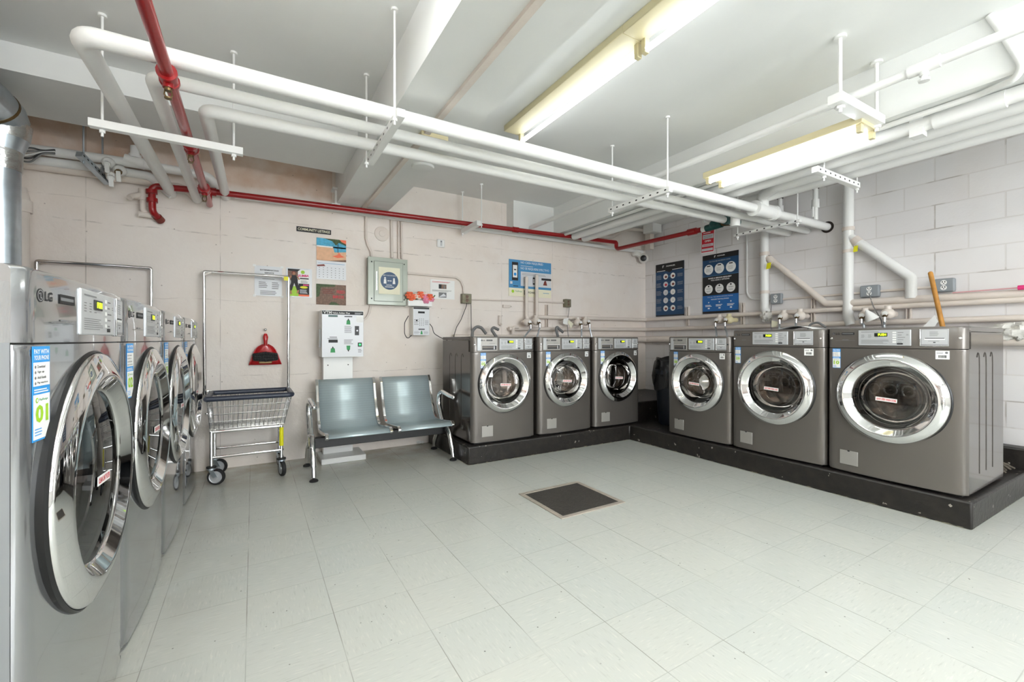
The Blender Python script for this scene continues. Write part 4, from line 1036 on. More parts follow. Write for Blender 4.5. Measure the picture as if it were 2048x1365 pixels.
# calendar
l, r, d, u = wall_rect(((633, 474.5), (692, 482.5), (692, 561), (633, 558)), Y=YW)
root = empty('wall_calendar', ((l + r) / 2, YW, d)); tag(root, 'wall calendar with a beach photograph over its month page', 'calendar')
mid = d + (u - d) * 0.455; w = (r - l) / 2
b = MB(); p = back_pan(b, (l + r) / 2, mid, YW - 0.003); H_ = u - mid
p.board(M_sand, -w, 0, w, H_, 0.002); p.rect(M_sea, -w, H_ * 0.66, w, H_, 1); p.rect(M_pwhite, -w, H_ * 0.6, w, H_ * 0.66, 2); p.poly(M_sea, [(w * 0.2, H_ * 0.4), (w, H_ * 0.46), (w, H_ * 0.7), (w * 0.1, H_ * 0.66)], 2)
p.poly(M_leaf, [(-w * 0.5, H_), (w, H_), (w, H_ * 0.74), (w * 0.5, H_ * 0.86), (w * 0.3, H_ * 0.72), (w * 0.05, H_ * 0.9)], 3); p.poly(M_orange, [(w * 0.55, H_), (w, H_), (w, H_ * 0.82), (w * 0.7, H_ * 0.9)], 4)
p.rect(M_inkd, w * 0.42, H_ * 0.4, w * 0.46, H_ * 0.8, 3); p.poly(M_orange, [(w * 0.05, H_ * 0.22), (w * 0.4, H_ * 0.3), (w * 0.5, H_ * 0.42), (w * 0.66, H_ * 0.3), (w * 0.9, H_ * 0.22), (w * 0.4, H_ * 0.16)], 3); p.poly(M_brown, [(-w * 0.2, 0), (w, 0), (w, H_ * 0.1)], 2)
b.build('photo_page', root)
b = MB(); p = back_pan(b, (l + r) / 2, d, YW - 0.003); H_ = mid - d
p.board(M_pgrey, -w, 0, w, H_ * 0.99, 0.002); p.rect(M_blue, -w * 0.9, H_ * 0.84, w * 0.9, H_ * 0.86, 1); p.poly(M_darkred, [(-w * 0.98, H_ * 0.74), (-w * 0.5, H_ * 0.8), (-w * 0.42, H_ * 0.7), (-w * 0.95, H_ * 0.66)], 2)
for i in range(5):
    for j in range(7): p.rect(M_ink, -w * 0.85 + j * w * 0.27, H_ * (0.1 + i * 0.125), -w * 0.78 + j * w * 0.27, H_ * (0.13 + i * 0.125), 1)
for i in range(6): p.rect(M_silver, -w * 0.96, H_ * (0.06 + i * 0.125), w * 0.96, H_ * (0.064 + i * 0.125), 1)
b.build('month_page', root)
# bird sign picture below
l, r, d, u = wall_rect(((632.5, 566), (692, 573), (692, 612), (632.5, 608.5)), Y=YW)
b = MB(); p = back_pan(b, (l + r) / 2, (d + u) / 2, YW - 0.001); w, h = (r - l) / 2, (u - d) / 2
p.board(M_brown, -w, -h, w, h, 0.002); p.poly(M_leaf, [(-w, h), (w * 0.3, h), (w * 0.2, h * 0.8), (-w * 0.7, h * 0.7), (-w * 0.8, -h * 0.2), (-w, -h * 0.3)], 1); p.poly(M_leaf, [(-w * 0.2, -h), (w * 0.6, -h), (w * 0.3, -h * 0.75), (0, -h * 0.7)], 1)
p.text(M_prtred, 'FEED', w * 0.36, h * 0.16, w * 0.92, h * 0.46, 2, 0.02); p.text(M_prtred, 'BIRDS', w * 0.1, -h * 0.34, w * 0.86, -h * 0.04, 2, 0.02); p.lines(M_darkred, -w * 0.6, h * 0.1, w * 0.2, h * 0.62, 3, 2, 0.5)
tag(b.build('picture_page'), 'brown picture page of a feed birds sign hanging under the calendar', 'poster')
# breaker panel
l, r, d, u = wall_rect(((736, 513), (815, 520), (815, 611), (736, 610)), Y=4.43)
root = empty('breaker_panel', ((l + r) / 2, YB, d)); tag(root, 'grey-green electrical breaker panel fixed to the back wall', 'electrical panel')
b = MB(); b.box(M_panelgrey, l + 0.004, r - 0.004, 4.44, YB - 0.001, d + 0.004, u - 0.004); b.build('back_box', root, bevel=0.004)
b = MB(); b.box(M_panelgrey, l, r, 4.43, 4.44, d, u)
for sx in (l + 0.035, r - 0.035):
    for sz in (d + 0.06, u - 0.05): b.tube(M_inkd, [(sx, 4.4315, sz), (sx, 4.427, sz)], 0.007, 10)
b.build('cover', root, bevel=0.004)
iw, ih = (r - l), (u - d)
b = MB(); b.box(M_panelgrey, l + iw * 0.15, r - iw * 0.13, 4.424, 4.43, d + ih * 0.08, u - ih * 0.09); b.box(M_dark, l + iw * 0.142, r - iw * 0.122, 4.428, 4.4295, d + ih * 0.073, u - ih * 0.083)
dr = b.build('panel_door', root, bevel=0.003)
b = MB(); b.box(M_steel, l + iw * 0.19, l + iw * 0.22, 4.418, 4.424, d + ih * 0.3, d + ih * 0.7); b.build('latch', dr, bevel=0.002)
l2, r2, d2, u2 = wall_rect(((757, 534), (800, 537), (800, 590), (758, 588)), Y=4.42)
b = MB(); p = back_pan(b, (l2 + r2) / 2, (d2 + u2) / 2, 4.42); w, h = (r2 - l2) / 2, (u2 - d2) / 2
p.board(M_pcream, -w, -h, w, h, 0.0015); p.circ(M_navy, 0, 0.0, w * 0.84, 1, 32); p.text(M_pwhite, 'KEEP YOUR DISTANCE', -w * 0.62, h * 0.36, w * 0.62, h * 0.44, 2, 0.0); p.text(M_pwhite, 'SOCIAL', -w * 0.3, -h * 0.36, w * 0.25, -h * 0.27, 2, 0.02); p.text(M_pwhite, 'DISTANCING', -w * 0.42, -h * 0.5, w * 0.42, -h * 0.41, 2, 0.02)
for xx, k in ((-0.42, 1.0), (0.42, 0.8)):
    p.circ(M_pwhite, w * xx, h * 0.2 * k, w * 0.09, 2, 12); p.poly(M_pwhite, [(w * (xx - 0.1 * k), h * 0.12), (w * (xx + 0.1 * k), h * 0.12), (w * (xx + 0.13), -h * 0.22), (w * (xx - 0.13), -h * 0.22)], 2)
p.poly(M_pwhite, [(-w * 0.22, h * 0.0), (-w * 0.1, h * 0.05), (-w * 0.1, h * 0.02), (w * 0.1, h * 0.02), (w * 0.1, h * 0.05), (w * 0.22, 0), (w * 0.1, -h * 0.05), (w * 0.1, -h * 0.02), (-w * 0.1, -h * 0.02), (-w * 0.1, -h * 0.05)], 2)
tag(b.build('paper_sign'), 'cream paper with a round blue distancing symbol taped on the grey panel', 'sign')
# blank cover disc, sensor
q = at(764, 468, Y=YW)
b = MB(); b.lathe(M_cream, [(0.0, 0.022), (0.03, 0.02), (0.034, 0.016), (0.06, 0.014), (0.074, 0.008), (0.076, 0.0)], (q.x, YB, q.z), (0, -1, 0), 36)
tag(b.build('cover_plate'), 'round cream blank cover plate above the grey electrical panel', 'cover plate')
q = at(881, 487.5, Y=YW)
b = MB(); b.box(M_white, q.x - 0.045, q.x + 0.045, YB - 0.025, YB, q.z - 0.045, q.z + 0.045); p = back_pan(b, q.x, q.z, YB - 0.0255); p.rect(M_silver, -0.012, -0.03, 0.012, 0.03, 1); p.circ(M_ink, 0, 0.018, 0.008, 2, 14)
tag(b.build('wall_sensor', bevel=0.012), 'small white square sensor alone on the wall below the red pipe', 'sensor')
GC = 'cream conduits round the electrical panel'
YC = YB - 0.02
for nm, pts, r in (('cream conduit that kinks down to the left top of the grey panel', [(732, 432), (732, 478), (736, 492), (743, 505), (743, 514)], 0.012),
                   ('pale conduit dropping to the top of the grey panel, beside the round cover', [(783, 440), (784, 516)], 0.014),
                   ('darker conduit dropping to the grey panel, right of a paler one', [(797, 436), (797, 517)], 0.010),
                   ('slim cream conduit at the right top edge of the grey panel', [(803, 436), (804, 518)], 0.012),
                   ('cream conduit bending from the grey panel down to the double socket', [(815, 546.5), (868, 551.5), (912, 555), (922, 562), (927, 575), (928, 592)], 0.012),
                   ('cream conduit curving from below the grey panel to the card machine stand', [(741, 612), (739, 625), (733, 636), (724, 643)], 0.010),
                   ('cream conduit running level from the double socket to the box by the risers', [(942, 599), (1040, 602), (1130, 606)], 0.010)):
    pipe('conduit', nm, 'conduit', M_cream, [at(a, c, Y=YC) for a, c in pts], r, 0.05, GC, n=10)
# sockets on the back wall with cords
def socket_box(px, py, wpx, hpx, label, Y=None, X=None, m=M_oldbox, cov=True, group='socket boxes'):
    q = at(px, py, Y=Y, X=X); d = (q - Vector((0, 0, CAMH))).dot(Vector((sn, cs, 0)))
    w, h = wpx / FPX * d / 2, hpx / FPX * d / 2
    root = empty('socket_box', q); tag(root, label, 'socket', group)
    b = MB()
    if Y is not None:
        b.box(m, q.x - w, q.x + w, Y - 0.03, YB - 0.001, q.z - h, q.z + h); b.build('box', root, bevel=0.004)
        b = MB(); p = back_pan(b, q.x, q.z, Y - 0.0305)
    else:
        b.box(m, X - 0.02, XR - 0.001, q.y - w, q.y + w, q.z - h, q.z + h); b.build('box', root, bevel=0.012)
        b = MB(); p = right_pan(b, q.y, q.z, X - 0.0205)
    p.board(m, -w * 0.86, -h * 0.86, w * 0.86, h * 0.86, 0.004)
    for sz in (0.38, -0.38):
        p.circ(M_pwhite if m is M_boxgrey else M_brown, 0, sz * h, min(w, h) * 0.36, 1, 18)
        for sx in (-0.12, 0.12): p.rect(M_inkd, sx * w - 0.003, sz * h, sx * w + 0.003, sz * h + 0.012, 2)
        p.circ(M_inkd, 0, sz * h - 0.008, 0.004, 2, 8)
    b.build('outlet', root)
    return q
s1 = socket_box(932, 598, 20, 19, 'old metal double socket at the end of the bent conduit', Y=YB - 0.03)
s2 = socket_box(1134, 607, 14, 16, 'old metal socket box right of the two short risers', Y=YB - 0.03)
s3 = socket_box(1553, 598, 22, 21, 'grey plastic socket left of the long diagonal pipe', X=XR - 0.03, m=M_boxgrey)
s4 = socket_box(1740, 583, 32, 24, 'grey plastic socket with a plug, right of the tall vertical pipe', X=XR - 0.03, m=M_boxgrey)
s5 = socket_box(1889, 571, 31, 27, 'grey plastic socket with white outlet, behind the mop handle', X=XR - 0.03, m=M_boxgrey)
GS = 'thin conduits between the block wall sockets'
XC = XR - 0.012
for nm, pts in (('thin conduit coming down and turning right to the first grey socket', [(1494, 470), (1494, 585), (1500, 598), (1545, 600)]), ('thin conduit between the first and second grey sockets', [(1563, 599), (1725, 586)]), ('thin conduit between the second and third grey sockets', [(1756, 583), (1875, 574)])):
    pipe('conduit', nm, 'conduit', M_pipe if 'coming' in nm else M_cream, [at(a, c, X=XC) for a, c in pts], 0.011, 0.08, GS, n=8)
def cord(label, pts, m=M_black, r=0.004, bend=0.08, group='power cords', name='power_cord'):
    b = MB(); b.tube(m, pts, r, 8, bend); return tag(b.build(name), label, 'cord', group)
YK = 4.47
cord('black cord from the double socket down behind the first washer', [at(934, 600, Y=YK), at(933, 612, Y=4.46), at(922, 640, Y=4.46), at(913, 655, Y=4.45), at(905, 682, Y=4.4)])
cord('dark cord hanging straight down beside the braided drain hoses', [at(941, 594, Y=YK), at(942, 612, Y=4.46), at(942.5, 684, Y=4.42)])
cord('black cord looping left of the small card machine', [at(817, 632, Y=4.42), at(809, 646, Y=4.42), at(809, 668, Y=4.42), at(815, 679, Y=4.42), at(823, 671, Y=4.42)])
cord('black cord from the small card machine to the washers', [at(859, 648, Y=4.42), at(865, 655, Y=4.42), at(867, 667, Y=4.42), at(880, 675, Y=4.42), at(896, 682, Y=4.4)])
cord('grey cord from the socket box by the risers with paper tags', [at(1139, 612, Y=YK), at(1137, 630, Y=4.45), at(1134, 645, Y=4.4), at(1137, 680, Y=4.35)], M_hose)
cord('grey cord from the first grey socket down to the washer tops', [at(1543, 606, X=4.93), at(1542, 620, X=4.9), at(1542, 660, X=4.85)], M_hose)
cord('grey cord slanting down from the second grey socket', [at(1738, 587, X=4.93), at(1746, 612, X=4.9), at(1762, 640, X=4.75), at(1766, 660, X=4.7)], M_hose)
# paper tags on the cords
def tagpaper(label, quad, Y=None, X=None, m=M_pwhite, lines=True):
    P = [at(a, c, Y=Y, X=X) for a, c in quad]; nrm = (P[1] - P[0]).cross(P[3] - P[0]).normalized() * 0.001
    b = MB(); b.add([q + nrm for q in P] + [q - nrm for q in P], [(0, 1, 2, 3), (7, 6, 5, 4), (0, 4, 5, 1), (1, 5, 6, 2), (2, 6, 7, 3), (3, 7, 4, 0)], m)
    return tag(b.build('paper_tag'), label, 'paper tag', 'paper tags on cords')
tagpaper('white paper tag hung on the cord above the second back wall washer', ((1127, 638), (1137, 636), (1135, 650), (1126, 648)), Y=4.36)
tagpaper('cream paper tag with brown lines beside a white one', ((1137, 640), (1147, 648), (1142, 657), (1136, 646)), Y=4.34, m=M_pcream)
tagpaper('striped paper tag beside the first pair of taps on the block wall', ((1543, 641), (1557, 644), (1552, 654), (1543, 655)), X=4.72, m=M_pcream)
def cup(label, px, py, s, X):
    q = at(px, py, X=X); b = MB(); b.lathe(M_pwhite, [(0.008, 0.10 * s), (0.03, 0.06 * s), (0.055 * s, 0.0)], q, (-0.25, 0.45, 1), 20); b.lathe(M_pgrey, [(0.052 * s, 0.002), (0.006, 0.095 * s)], q, (-0.25, 0.45, 1), 20)
    return tag(b.build('paper_cone'), label, 'paper')
cup('white paper rolled to a cone over the tap of washer 10', 1745, 640, 1.0, 4.74)
tagpaper('white torn paper lying on the top of washer 10', ((1845, 655), (1870, 630), (1876, 644), (1868, 655)), X=4.6)
# notice with two photographs
l, r, d, u = wall_rect(((861, 559), (909, 562.5), (909, 600), (860, 597)), Y=YW)
b = MB(); p = back_pan(b, (l + r) / 2, (d + u) / 2, YW - 0.001); w, h = (r - l) / 2, (u - d) / 2
p.board(M_pwhite, -w, -h, w, h, 0.0015); p.lines(M_prtred, -w * 0.85, h * 0.72, w * 0.85, h * 0.88, 2, 1, 0.4); p.rect(M_brown, -w * 0.32, h * 0.08, w * 0.32, h * 0.55, 1); p.rect(M_inkd, -w * 0.32, h * 0.08, -w * 0.1, h * 0.55, 2); p.rect(M_ink, w * 0.08, h * 0.12, w * 0.2, h * 0.45, 2)
p.lines(M_inkd, -w * 0.85, -h * 0.22, w * 0.85, -h * 0.02, 3, 1, 0.3); p.rect(M_ink, -w * 0.32, -h * 0.85, w * 0.32, -h * 0.3, 1); p.poly(M_pgrey, [(-w * 0.3, -h * 0.8), (w * 0.1, -h * 0.4), (w * 0.3, -h * 0.7)], 2)
tag(b.build('notice'), 'white notice with two small photographs left of the double socket', 'notice')
# payment poster
l, r, d, u = wall_rect(((1016.5, 519), (1101.5, 526.5), (1102, 597), (1018, 592)), Y=YW)
b = MB(); p = back_pan(b, (l + r) / 2, (d + u) / 2, YW - 0.004); w, h = (r - l) / 2, (u - d) / 2
p.board(M_pcream, -w, -h, w, h, 0.005); p.rect(M_blue, -w, -h * 0.55, w, h, 1); p.rect(M_pgrey, -w * 0.46, -h * 0.42, w, h * 0.38, 2)
p.text(M_pwhite, 'NO CASH REQUIRED', -w * 0.46, h * 0.8, w * 0.6, h * 0.94, 2, 0.0); p.text(M_pwhite, 'NO SE REQUIERE EFECTIVO', -w * 0.46, h * 0.48, w * 0.9, h * 0.62, 2, 0.0); p.lines(M_pgrey, -w * 0.46, h * 0.68, w * 0.2, h * 0.74, 1, 2)
p.rect(M_inkd, -w * 0.86, -h * 0.14, -w * 0.58, h * 0.86, 2); p.rect(M_pwhite, -w * 0.82, h * 0.02, -w * 0.62, h * 0.7, 3); p.circ(M_sblue, -w * 0.72, h * 0.2, w * 0.06, 4); p.rect(M_inkd, -w * 0.77, h * 0.42, -w * 0.67, h * 0.48, 4); p.rect(M_pgrey, -w * 0.94, -h * 0.34, -w * 0.84, -h * 0.2, 2); p.rect(M_inkd, -w * 0.8, -h * 0.46, -w * 0.58, -h * 0.42, 2)
for xx in (-0.28, 0.1): p.rect(M_inkd, w * xx, -h * 0.3, w * (xx + 0.1), h * 0.1, 3); p.rect(M_pgrey, w * (xx + 0.02), -h * 0.22, w * (xx + 0.08), h * 0.02, 4)
p.rect(M_inkd, w * 0.52, -h * 0.02, w, h * 0.1, 3); p.poly(M_darkred, [(w * 0.6, -h * 0.3), (w * 0.8, -h * 0.3), (w * 0.74, -h * 0.02), (w * 0.66, -h * 0.06)], 3); p.lines(M_ink, -w * 0.4, h * 0.2, w * 0.9, h * 0.34, 2, 3, 0.25)
p.circ(M_lime, -w * 0.82, -h * 0.74, w * 0.06, 2); p.text(M_green, 'PayRange', -w * 0.7, -h * 0.78, -w * 0.4, -h * 0.68, 2, 0.0); p.rect(M_inkd, -w * 0.3, -h * 0.9, -w * 0.24, -h * 0.64, 2); p.rect(M_inkd, -w * 0.3, -h * 0.7, -w * 0.16, -h * 0.64, 2); p.text(M_inkd, 'FOWLER', -w * 0.12, -h * 0.82, w * 0.38, -h * 0.7, 2, 0.02); p.lines(M_blue, w * 0.6, -h * 0.76, w * 0.95, -h * 0.7, 1, 2)
tag(b.build('poster'), 'pale blue no cash payment poster behind the two short risers', 'poster')
# dustpan hung on a screw
q = at(531, 660, Y=YB - 0.01); b = MB(); b.tube(M_white, [(q.x, YB, q.z), (q.x, YB - 0.03, q.z)], 0.008, 12); b.ball(M_steel, (q.x, YB - 0.03, q.z), 0.012)
tag(b.build('wall_hook'), 'small shiny knob hook on the wall above the red dustpan', 'hook')
YD = YB - 0.05
c = at(532, 668, Y=YD); e0, e1 = at(498, 731, Y=YD), at(563, 731, Y=YD); cx = (e0.x + e1.x) / 2; W2 = (e1.x - e0.x) / 2; z0, z1 = e0.z, c.z; Hd = z1 - z0
root = empty('dustpan', (cx, YD, z0)); tag(root, 'red plastic dustpan with its brush, hanging on the wall over the cart', 'dustpan')
b = MB(); prof = [(1.0, 0.0), (0.93, 0.12), (0.80, 0.32), (0.64, 0.48), (0.46, 0.58), (0.28, 0.63), (0.16, 0.66)]
N = 16; vs = []
for k, (fw_, fz) in enumerate(prof):
    dep = 0.018 + 0.022 * min(1, fz * 2.2)
    for i in range(N + 1):
        t = -1 + 2 * i / N; vs.append((cx + t * fw_ * W2, YD + 0.03 - dep * (1 - abs(t) ** 3) - (0.02 if abs(t) > 0.93 else 0), z0 + fz * Hd))
fs = [(k * (N + 1) + i, k * (N + 1) + i + 1, (k + 1) * (N + 1) + i + 1, (k + 1) * (N + 1) + i) for k in range(len(prof) - 1) for i in range(N)]
b.add(vs, fs, M_redplastic); pan = b.build('pan', root); sm = pan.modifiers.new('thick', 'SOLIDIFY'); sm.thickness = 0.004
b = MB(); b.tube(M_redplastic, [(cx, YD + 0.0, z0 + Hd * 0.62), (cx, YD - 0.004, z0 + Hd * 0.74), (cx, YD - 0.004, z0 + Hd * 0.9), (cx, YD, z0 + Hd)], [0.016, 0.015, 0.022, 0.012], 14); b.build('grip', root)
b = MB(); zc_ = z0 + Hd * 0.26
for i in range(15):
    t = -1 + 2 * i / 14
    for j in range(3):
        x_ = cx + t * W2 * 0.66 + random.uniform(-.004, .004); zz_ = zc_ + (j - 1) * 0.022 * (1 - 0.4 * abs(t)) * 1.3
        b.ball(M_rubber, (x_, YD - 0.026, zz_), 0.018, 8)
b.build('brush_bristles', root)
b = MB(); b.box(M_brass, cx - W2 * 0.4, cx + W2 * 0.4, YD - 0.002, YD + 0.012, z0 + 0.012, z0 + 0.032); b.build('nameplate', root, bevel=0.003)
# value adder kiosk on its stand
YKf = 4.28
l, r, d, u = wall_rect(((643.5, 619.5), (727.5, 623), (727, 713.5), (643.5, 716)), Y=YKf)
root = empty('card_kiosk', ((l + r) / 2, 4.35, 0)); tag(root, 'white card value kiosk on a wide white stand behind the bench', 'card kiosk')
b = MB(); b.box(M_white, l, r, YKf, YB - 0.03, d, u); b.build('kiosk_box', root, bevel=0.004)
b = MB(); b.box(M_white, 0.56, 0.822, 4.37, 4.47, 0.05, d); 
for sx in (0.60, 0.78): b.tube(M_dark, [(sx, 4.371, 0.88), (sx, 4.367, 0.88)], 0.006, 8)
b.build('stand_column', root, bevel=0.003)
b = MB(); b.box(M_white, 0.52, 0.905, 4.18, 4.50, 0.0, 0.05); b.build('base_plate', root, bevel=0.004)
b = MB(); b.box(M_silver, l - 0.012, l, YKf + 0.06, YKf + 0.14, d + (u - d) * 0.2, d + (u - d) * 0.6); b.build('side_catch', root, bevel=0.004)
b = MB(); p = back_pan(b, l, d, YKf - 0.0008); w, h = (r - l), (u - d)
p.board(M_pgrey, w * 0.01, h * 0.01, w * 0.99, h * 0.985, 0.001); p.rect(M_inkd, w * 0.01, h * 0.91, w * 0.99, h * 0.985, 1); p.text(M_pwhite, 'VTM', w * 0.035, h * 0.918, w * 0.23, h * 0.975, 2, 0.02); p.text(M_pwhite, 'Value Adder Plus', w * 0.245, h * 0.925, w * 0.66, h * 0.962, 2, 0.02); p.lines(M_pgrey, w * 0.78, h * 0.93, w * 0.97, h * 0.965, 2, 2)
p.rect(M_teal, w * 0.15, h * 0.855, w * 0.37, h * 0.895, 1); p.rect(M_inkd, w * 0.53, h * 0.86, w * 0.72, h * 0.88, 1); p.rect(M_pwhite, w * 0.82, h * 0.75, w * 0.985, h * 0.895, 1)
def arrow(x, z, s_, up=1):
    p.poly(M_green, [(w * (x - 0.05 * s_), h * z), (w * (x + 0.05 * s_), h * z), (w * (x + 0.04 * s_), h * (z + 0.09 * up)), (w * (x - 0.04 * s_), h * (z + 0.09 * up))][::up], 1); p.poly(M_inkd, [(w * (x - 0.025), h * (z + 0.09 * up)), (w * (x + 0.025), h * (z + 0.09 * up)), (w * x, h * (z + 0.135 * up))][::up], 1)
arrow(0.625, 0.70, 1.0); arrow(0.255, 0.10, 1.15); arrow(0.625, 0.245, 0.95, -1)
p.lines(M_ink, w * 0.53, h * 0.52, w * 0.73, h * 0.68, 7, 1, 0.4); p.rect(M_dark, w * 0.78, h * 0.47, w * 0.885, h * 0.67, 1); p.circ(M_silver, w * 0.84, h * 0.57, w * 0.022, 2, 14)
p.lines(M_ink, w * 0.18, h * 0.42, w * 0.36, h * 0.46, 1); p.lines(M_ink, w * 0.13, h * 0.39, w * 0.4, h * 0.42, 1); p.rect(M_inkd, w * 0.155, h * 0.31, w * 0.37, h * 0.375, 1); p.lines(M_ink, w * 0.52, h * 0.28, w * 0.74, h * 0.39, 4, 1, 0.4)
p.rect(M_inkd, w * 0.855, h * 0.22, w * 0.955, h * 0.31, 1); p.rect(M_green, w * 0.875, h * 0.235, w * 0.94, h * 0.295, 2); p.rect(mat('button_lit', (60, 230, 130), 0.4, emit=0.8), w * 0.885, h * 0.25, w * 0.925, h * 0.285, 3); p.lines(M_ink, w * 0.86, h * 0.1, w * 0.96, h * 0.18, 3, 1, 0.4)
b.build('front_panel', root)
# small card machine on the wall
YCm = 4.40
l, r, d, u = wall_rect(((826, 613.5), (859.5, 616), (859, 671), (826, 671.5)), Y=YCm)
root = empty('card_reader_machine', ((l + r) / 2, YB, d)); tag(root, 'small white card machine on the wall under the flower box', 'card machine')
b = MB(); b.box(M_offwhite, l, r, YCm, YB - 0.001, d, u); b.build('case', root, bevel=0.004)
b = MB(); p = back_pan(b, l, d, YCm - 0.0008); w, h = r - l, u - d
p.board(M_pgrey, w * 0.02, h * 0.01, w * 0.98, h * 0.99, 0.001); p.rect(M_inkd, w * 0.03, h * 0.93, w * 0.97, h * 0.985, 1); p.rect(M_inkd, w * 0.3, h * 0.78, w * 0.7, h * 0.85, 1); p.circ(M_inkd, w * 0.22, h * 0.52, w * 0.05, 1, 12); p.lines(M_ink, w * 0.06, h * 0.38, w * 0.34, h * 0.6, 4, 1, 0.3); p.lines(M_ink, w * 0.7, h * 0.38, w * 0.95, h * 0.56, 4, 1, 0.3)
for i in range(5):
    for j in range(3): p.circ(M_ink, w * (0.4 + 0.11 * j), h * (0.36 + 0.055 * i), w * 0.025, 1, 8)
p.rect(M_inkd, w * 0.32, h * 0.2, w * 0.7, h * 0.235, 1); p.poly(M_green, [(w * 0.44, h * 0.04), (w * 0.58, h * 0.04), (w * 0.55, h * 0.13), (w * 0.51, h * 0.18), (w * 0.47, h * 0.13)], 1); p.lines(M_ink, w * 0.06, h * 0.06, w * 0.4, h * 0.16, 3, 1, 0.3); p.lines(M_ink, w * 0.64, h * 0.06, w * 0.96, h * 0.16, 3, 1, 0.3)
b.build('front_panel', root)
# flower box on it
l, r, d, u = wall_rect(((815, 600), (863, 602), (863, 616), (815, 614.5)), Y=YCm)
root = empty('flower_box', ((l + r) / 2, 4.45, d)); tag(root, 'white box of orange and pink artificial flowers on top of the card machine', 'flower box')
tz = at(840, 613.2, Y=YCm).z
b = MB(); b.box(M_white, l, r, YCm - 0.02, YB - 0.01, tz, u); b.build('planter', root, bevel=0.003)
b = MB()
for k in range(14):
    x = l + random.random() * (r - l); b.tube(M_stem, [(x, 4.43, u - 0.02), (x + random.uniform(-.04, .04), 4.41, u + 0.03), (x + random.uniform(-.07, .07), 4.39, u + 0.06)], 0.006, 5)
b.build('leaves', root)
def bloom(x, y, z, m, s):
    b = MB()
    for k in range(6):
        a = 2 * pi * k / 6; b.ball(m, (x + cos(a) * s * 0.62, y - 0.004, z + sin(a) * s * 0.62), s * 0.5, 8, 0.6)
    b.ball(m, (x, y - 0.012, z), s * 0.42, 8); b.build('flower', root)
for fx, fz, m, s in ((0.06, 0.05, M_orange, 0.045), (0.22, 0.035, M_orange, 0.035), (0.35, 0.045, M_petalw, 0.035), (0.5, 0.06, M_orange, 0.045), (0.46, 0.03, M_petalw, 0.03), (0.68, 0.045, M_petal, 0.035), (0.74, 0.0, M_petal, 0.04), (0.66, 0.075, M_petalw, 0.028), (0.9, 0.04, M_orange, 0.042), (0.98, 0.015, M_petal, 0.03), (0.12, 0.015, M_orange, 0.03)):
    bloom(l + fx * (r - l), YCm - 0.02, u + fz * 0.9, m, s)
# CCTV, box and conduit in the far corner
q = at(1287, 517, Y=4.40)
root = empty('security_camera', q); tag(root, 'round white security camera under the red pipe in the far corner', 'security camera')
b = MB(); b.ball(M_offwhite, q, 0.07, 20); b.build('housing', root)
dv = (Vector((0, 0, CAMH + 0.2)) - q).normalized()
b = MB(); b.lathe(M_black, [(0.045, 0.045), (0.042, 0.064), (0.02, 0.07), (0, 0.072)], q, dv, 20); b.build('lens', root)
q2 = at(1272, 508, Y=4.46); b = MB(); b.lathe(M_offwhite, [(0, -0.03), (0.05, -0.03), (0.062, 0.0), (0.06, 0.02), (0, 0.02)], (q2.x, q2.y, q2.z - 0.0), (0, 0, 1), 20); b.tube(M_offwhite, [q2, q], 0.03, 10); b.build('mount', root)
q = at(1297, 458, Y=4.36)
b = MB(); b.box(M_ceil, q.x - 0.09, q.x + 0.09, 4.2, 4.38, q.z - 0.08, q.z + 0.10); b.box(M_cream, q.x - 0.03, q.x + 0.05, 4.3, 4.4, q.z - 0.3, q.z - 0.08)
tag(b.build('junction_box', bevel=0.006), 'white square box above the security camera in the far corner', 'junction box')
pipe('conduit', 'pale conduit bending up into the white square box in the far corner', 'conduit', M_cream, [at(1140, 470, Y=4.44), at(1225, 474, Y=4.44), at(1252, 458, Y=4.43), at(1290, 461, Y=4.40)], 0.024, 0.08, 'cream conduits round the electrical panel', n=10)
# raceway along the middle beam and discs on it
b = MB(); b.box(M_cream, 0.92, 0.955, YF + 0.01, YB - 0.01, ZB - 0.022, ZB); b.box(M_grease, 0.955, 0.967, YF + 0.01, YB - 0.01, ZB - 0.004, ZB)
tag(b.build('raceway'), 'cream cable raceway with a dark gap along the middle beam', 'raceway')
q = at(865, 273, Z=ZB); b = MB(); b.box(M_fixture, q.x - 0.09, q.x + 0.09, q.y - 0.05, q.y + 0.05, ZB - 0.03, ZB); tag(b.build('junction_box', bevel=0.004), 'flat cream box on the middle beam over the white pipes', 'junction box')
q = at(846, 333, Z=ZB); b = MB(); b.lathe(M_ceil, [(0.085, 0.0), (0.08, -0.016), (0.05, -0.022), (0, -0.022)], (q.x, q.y, ZB), (0, 0, 1), 32); tag(b.build('ceiling_disc'), 'round white detector base on the middle beam, partly hidden by pipes', 'ceiling fitting')

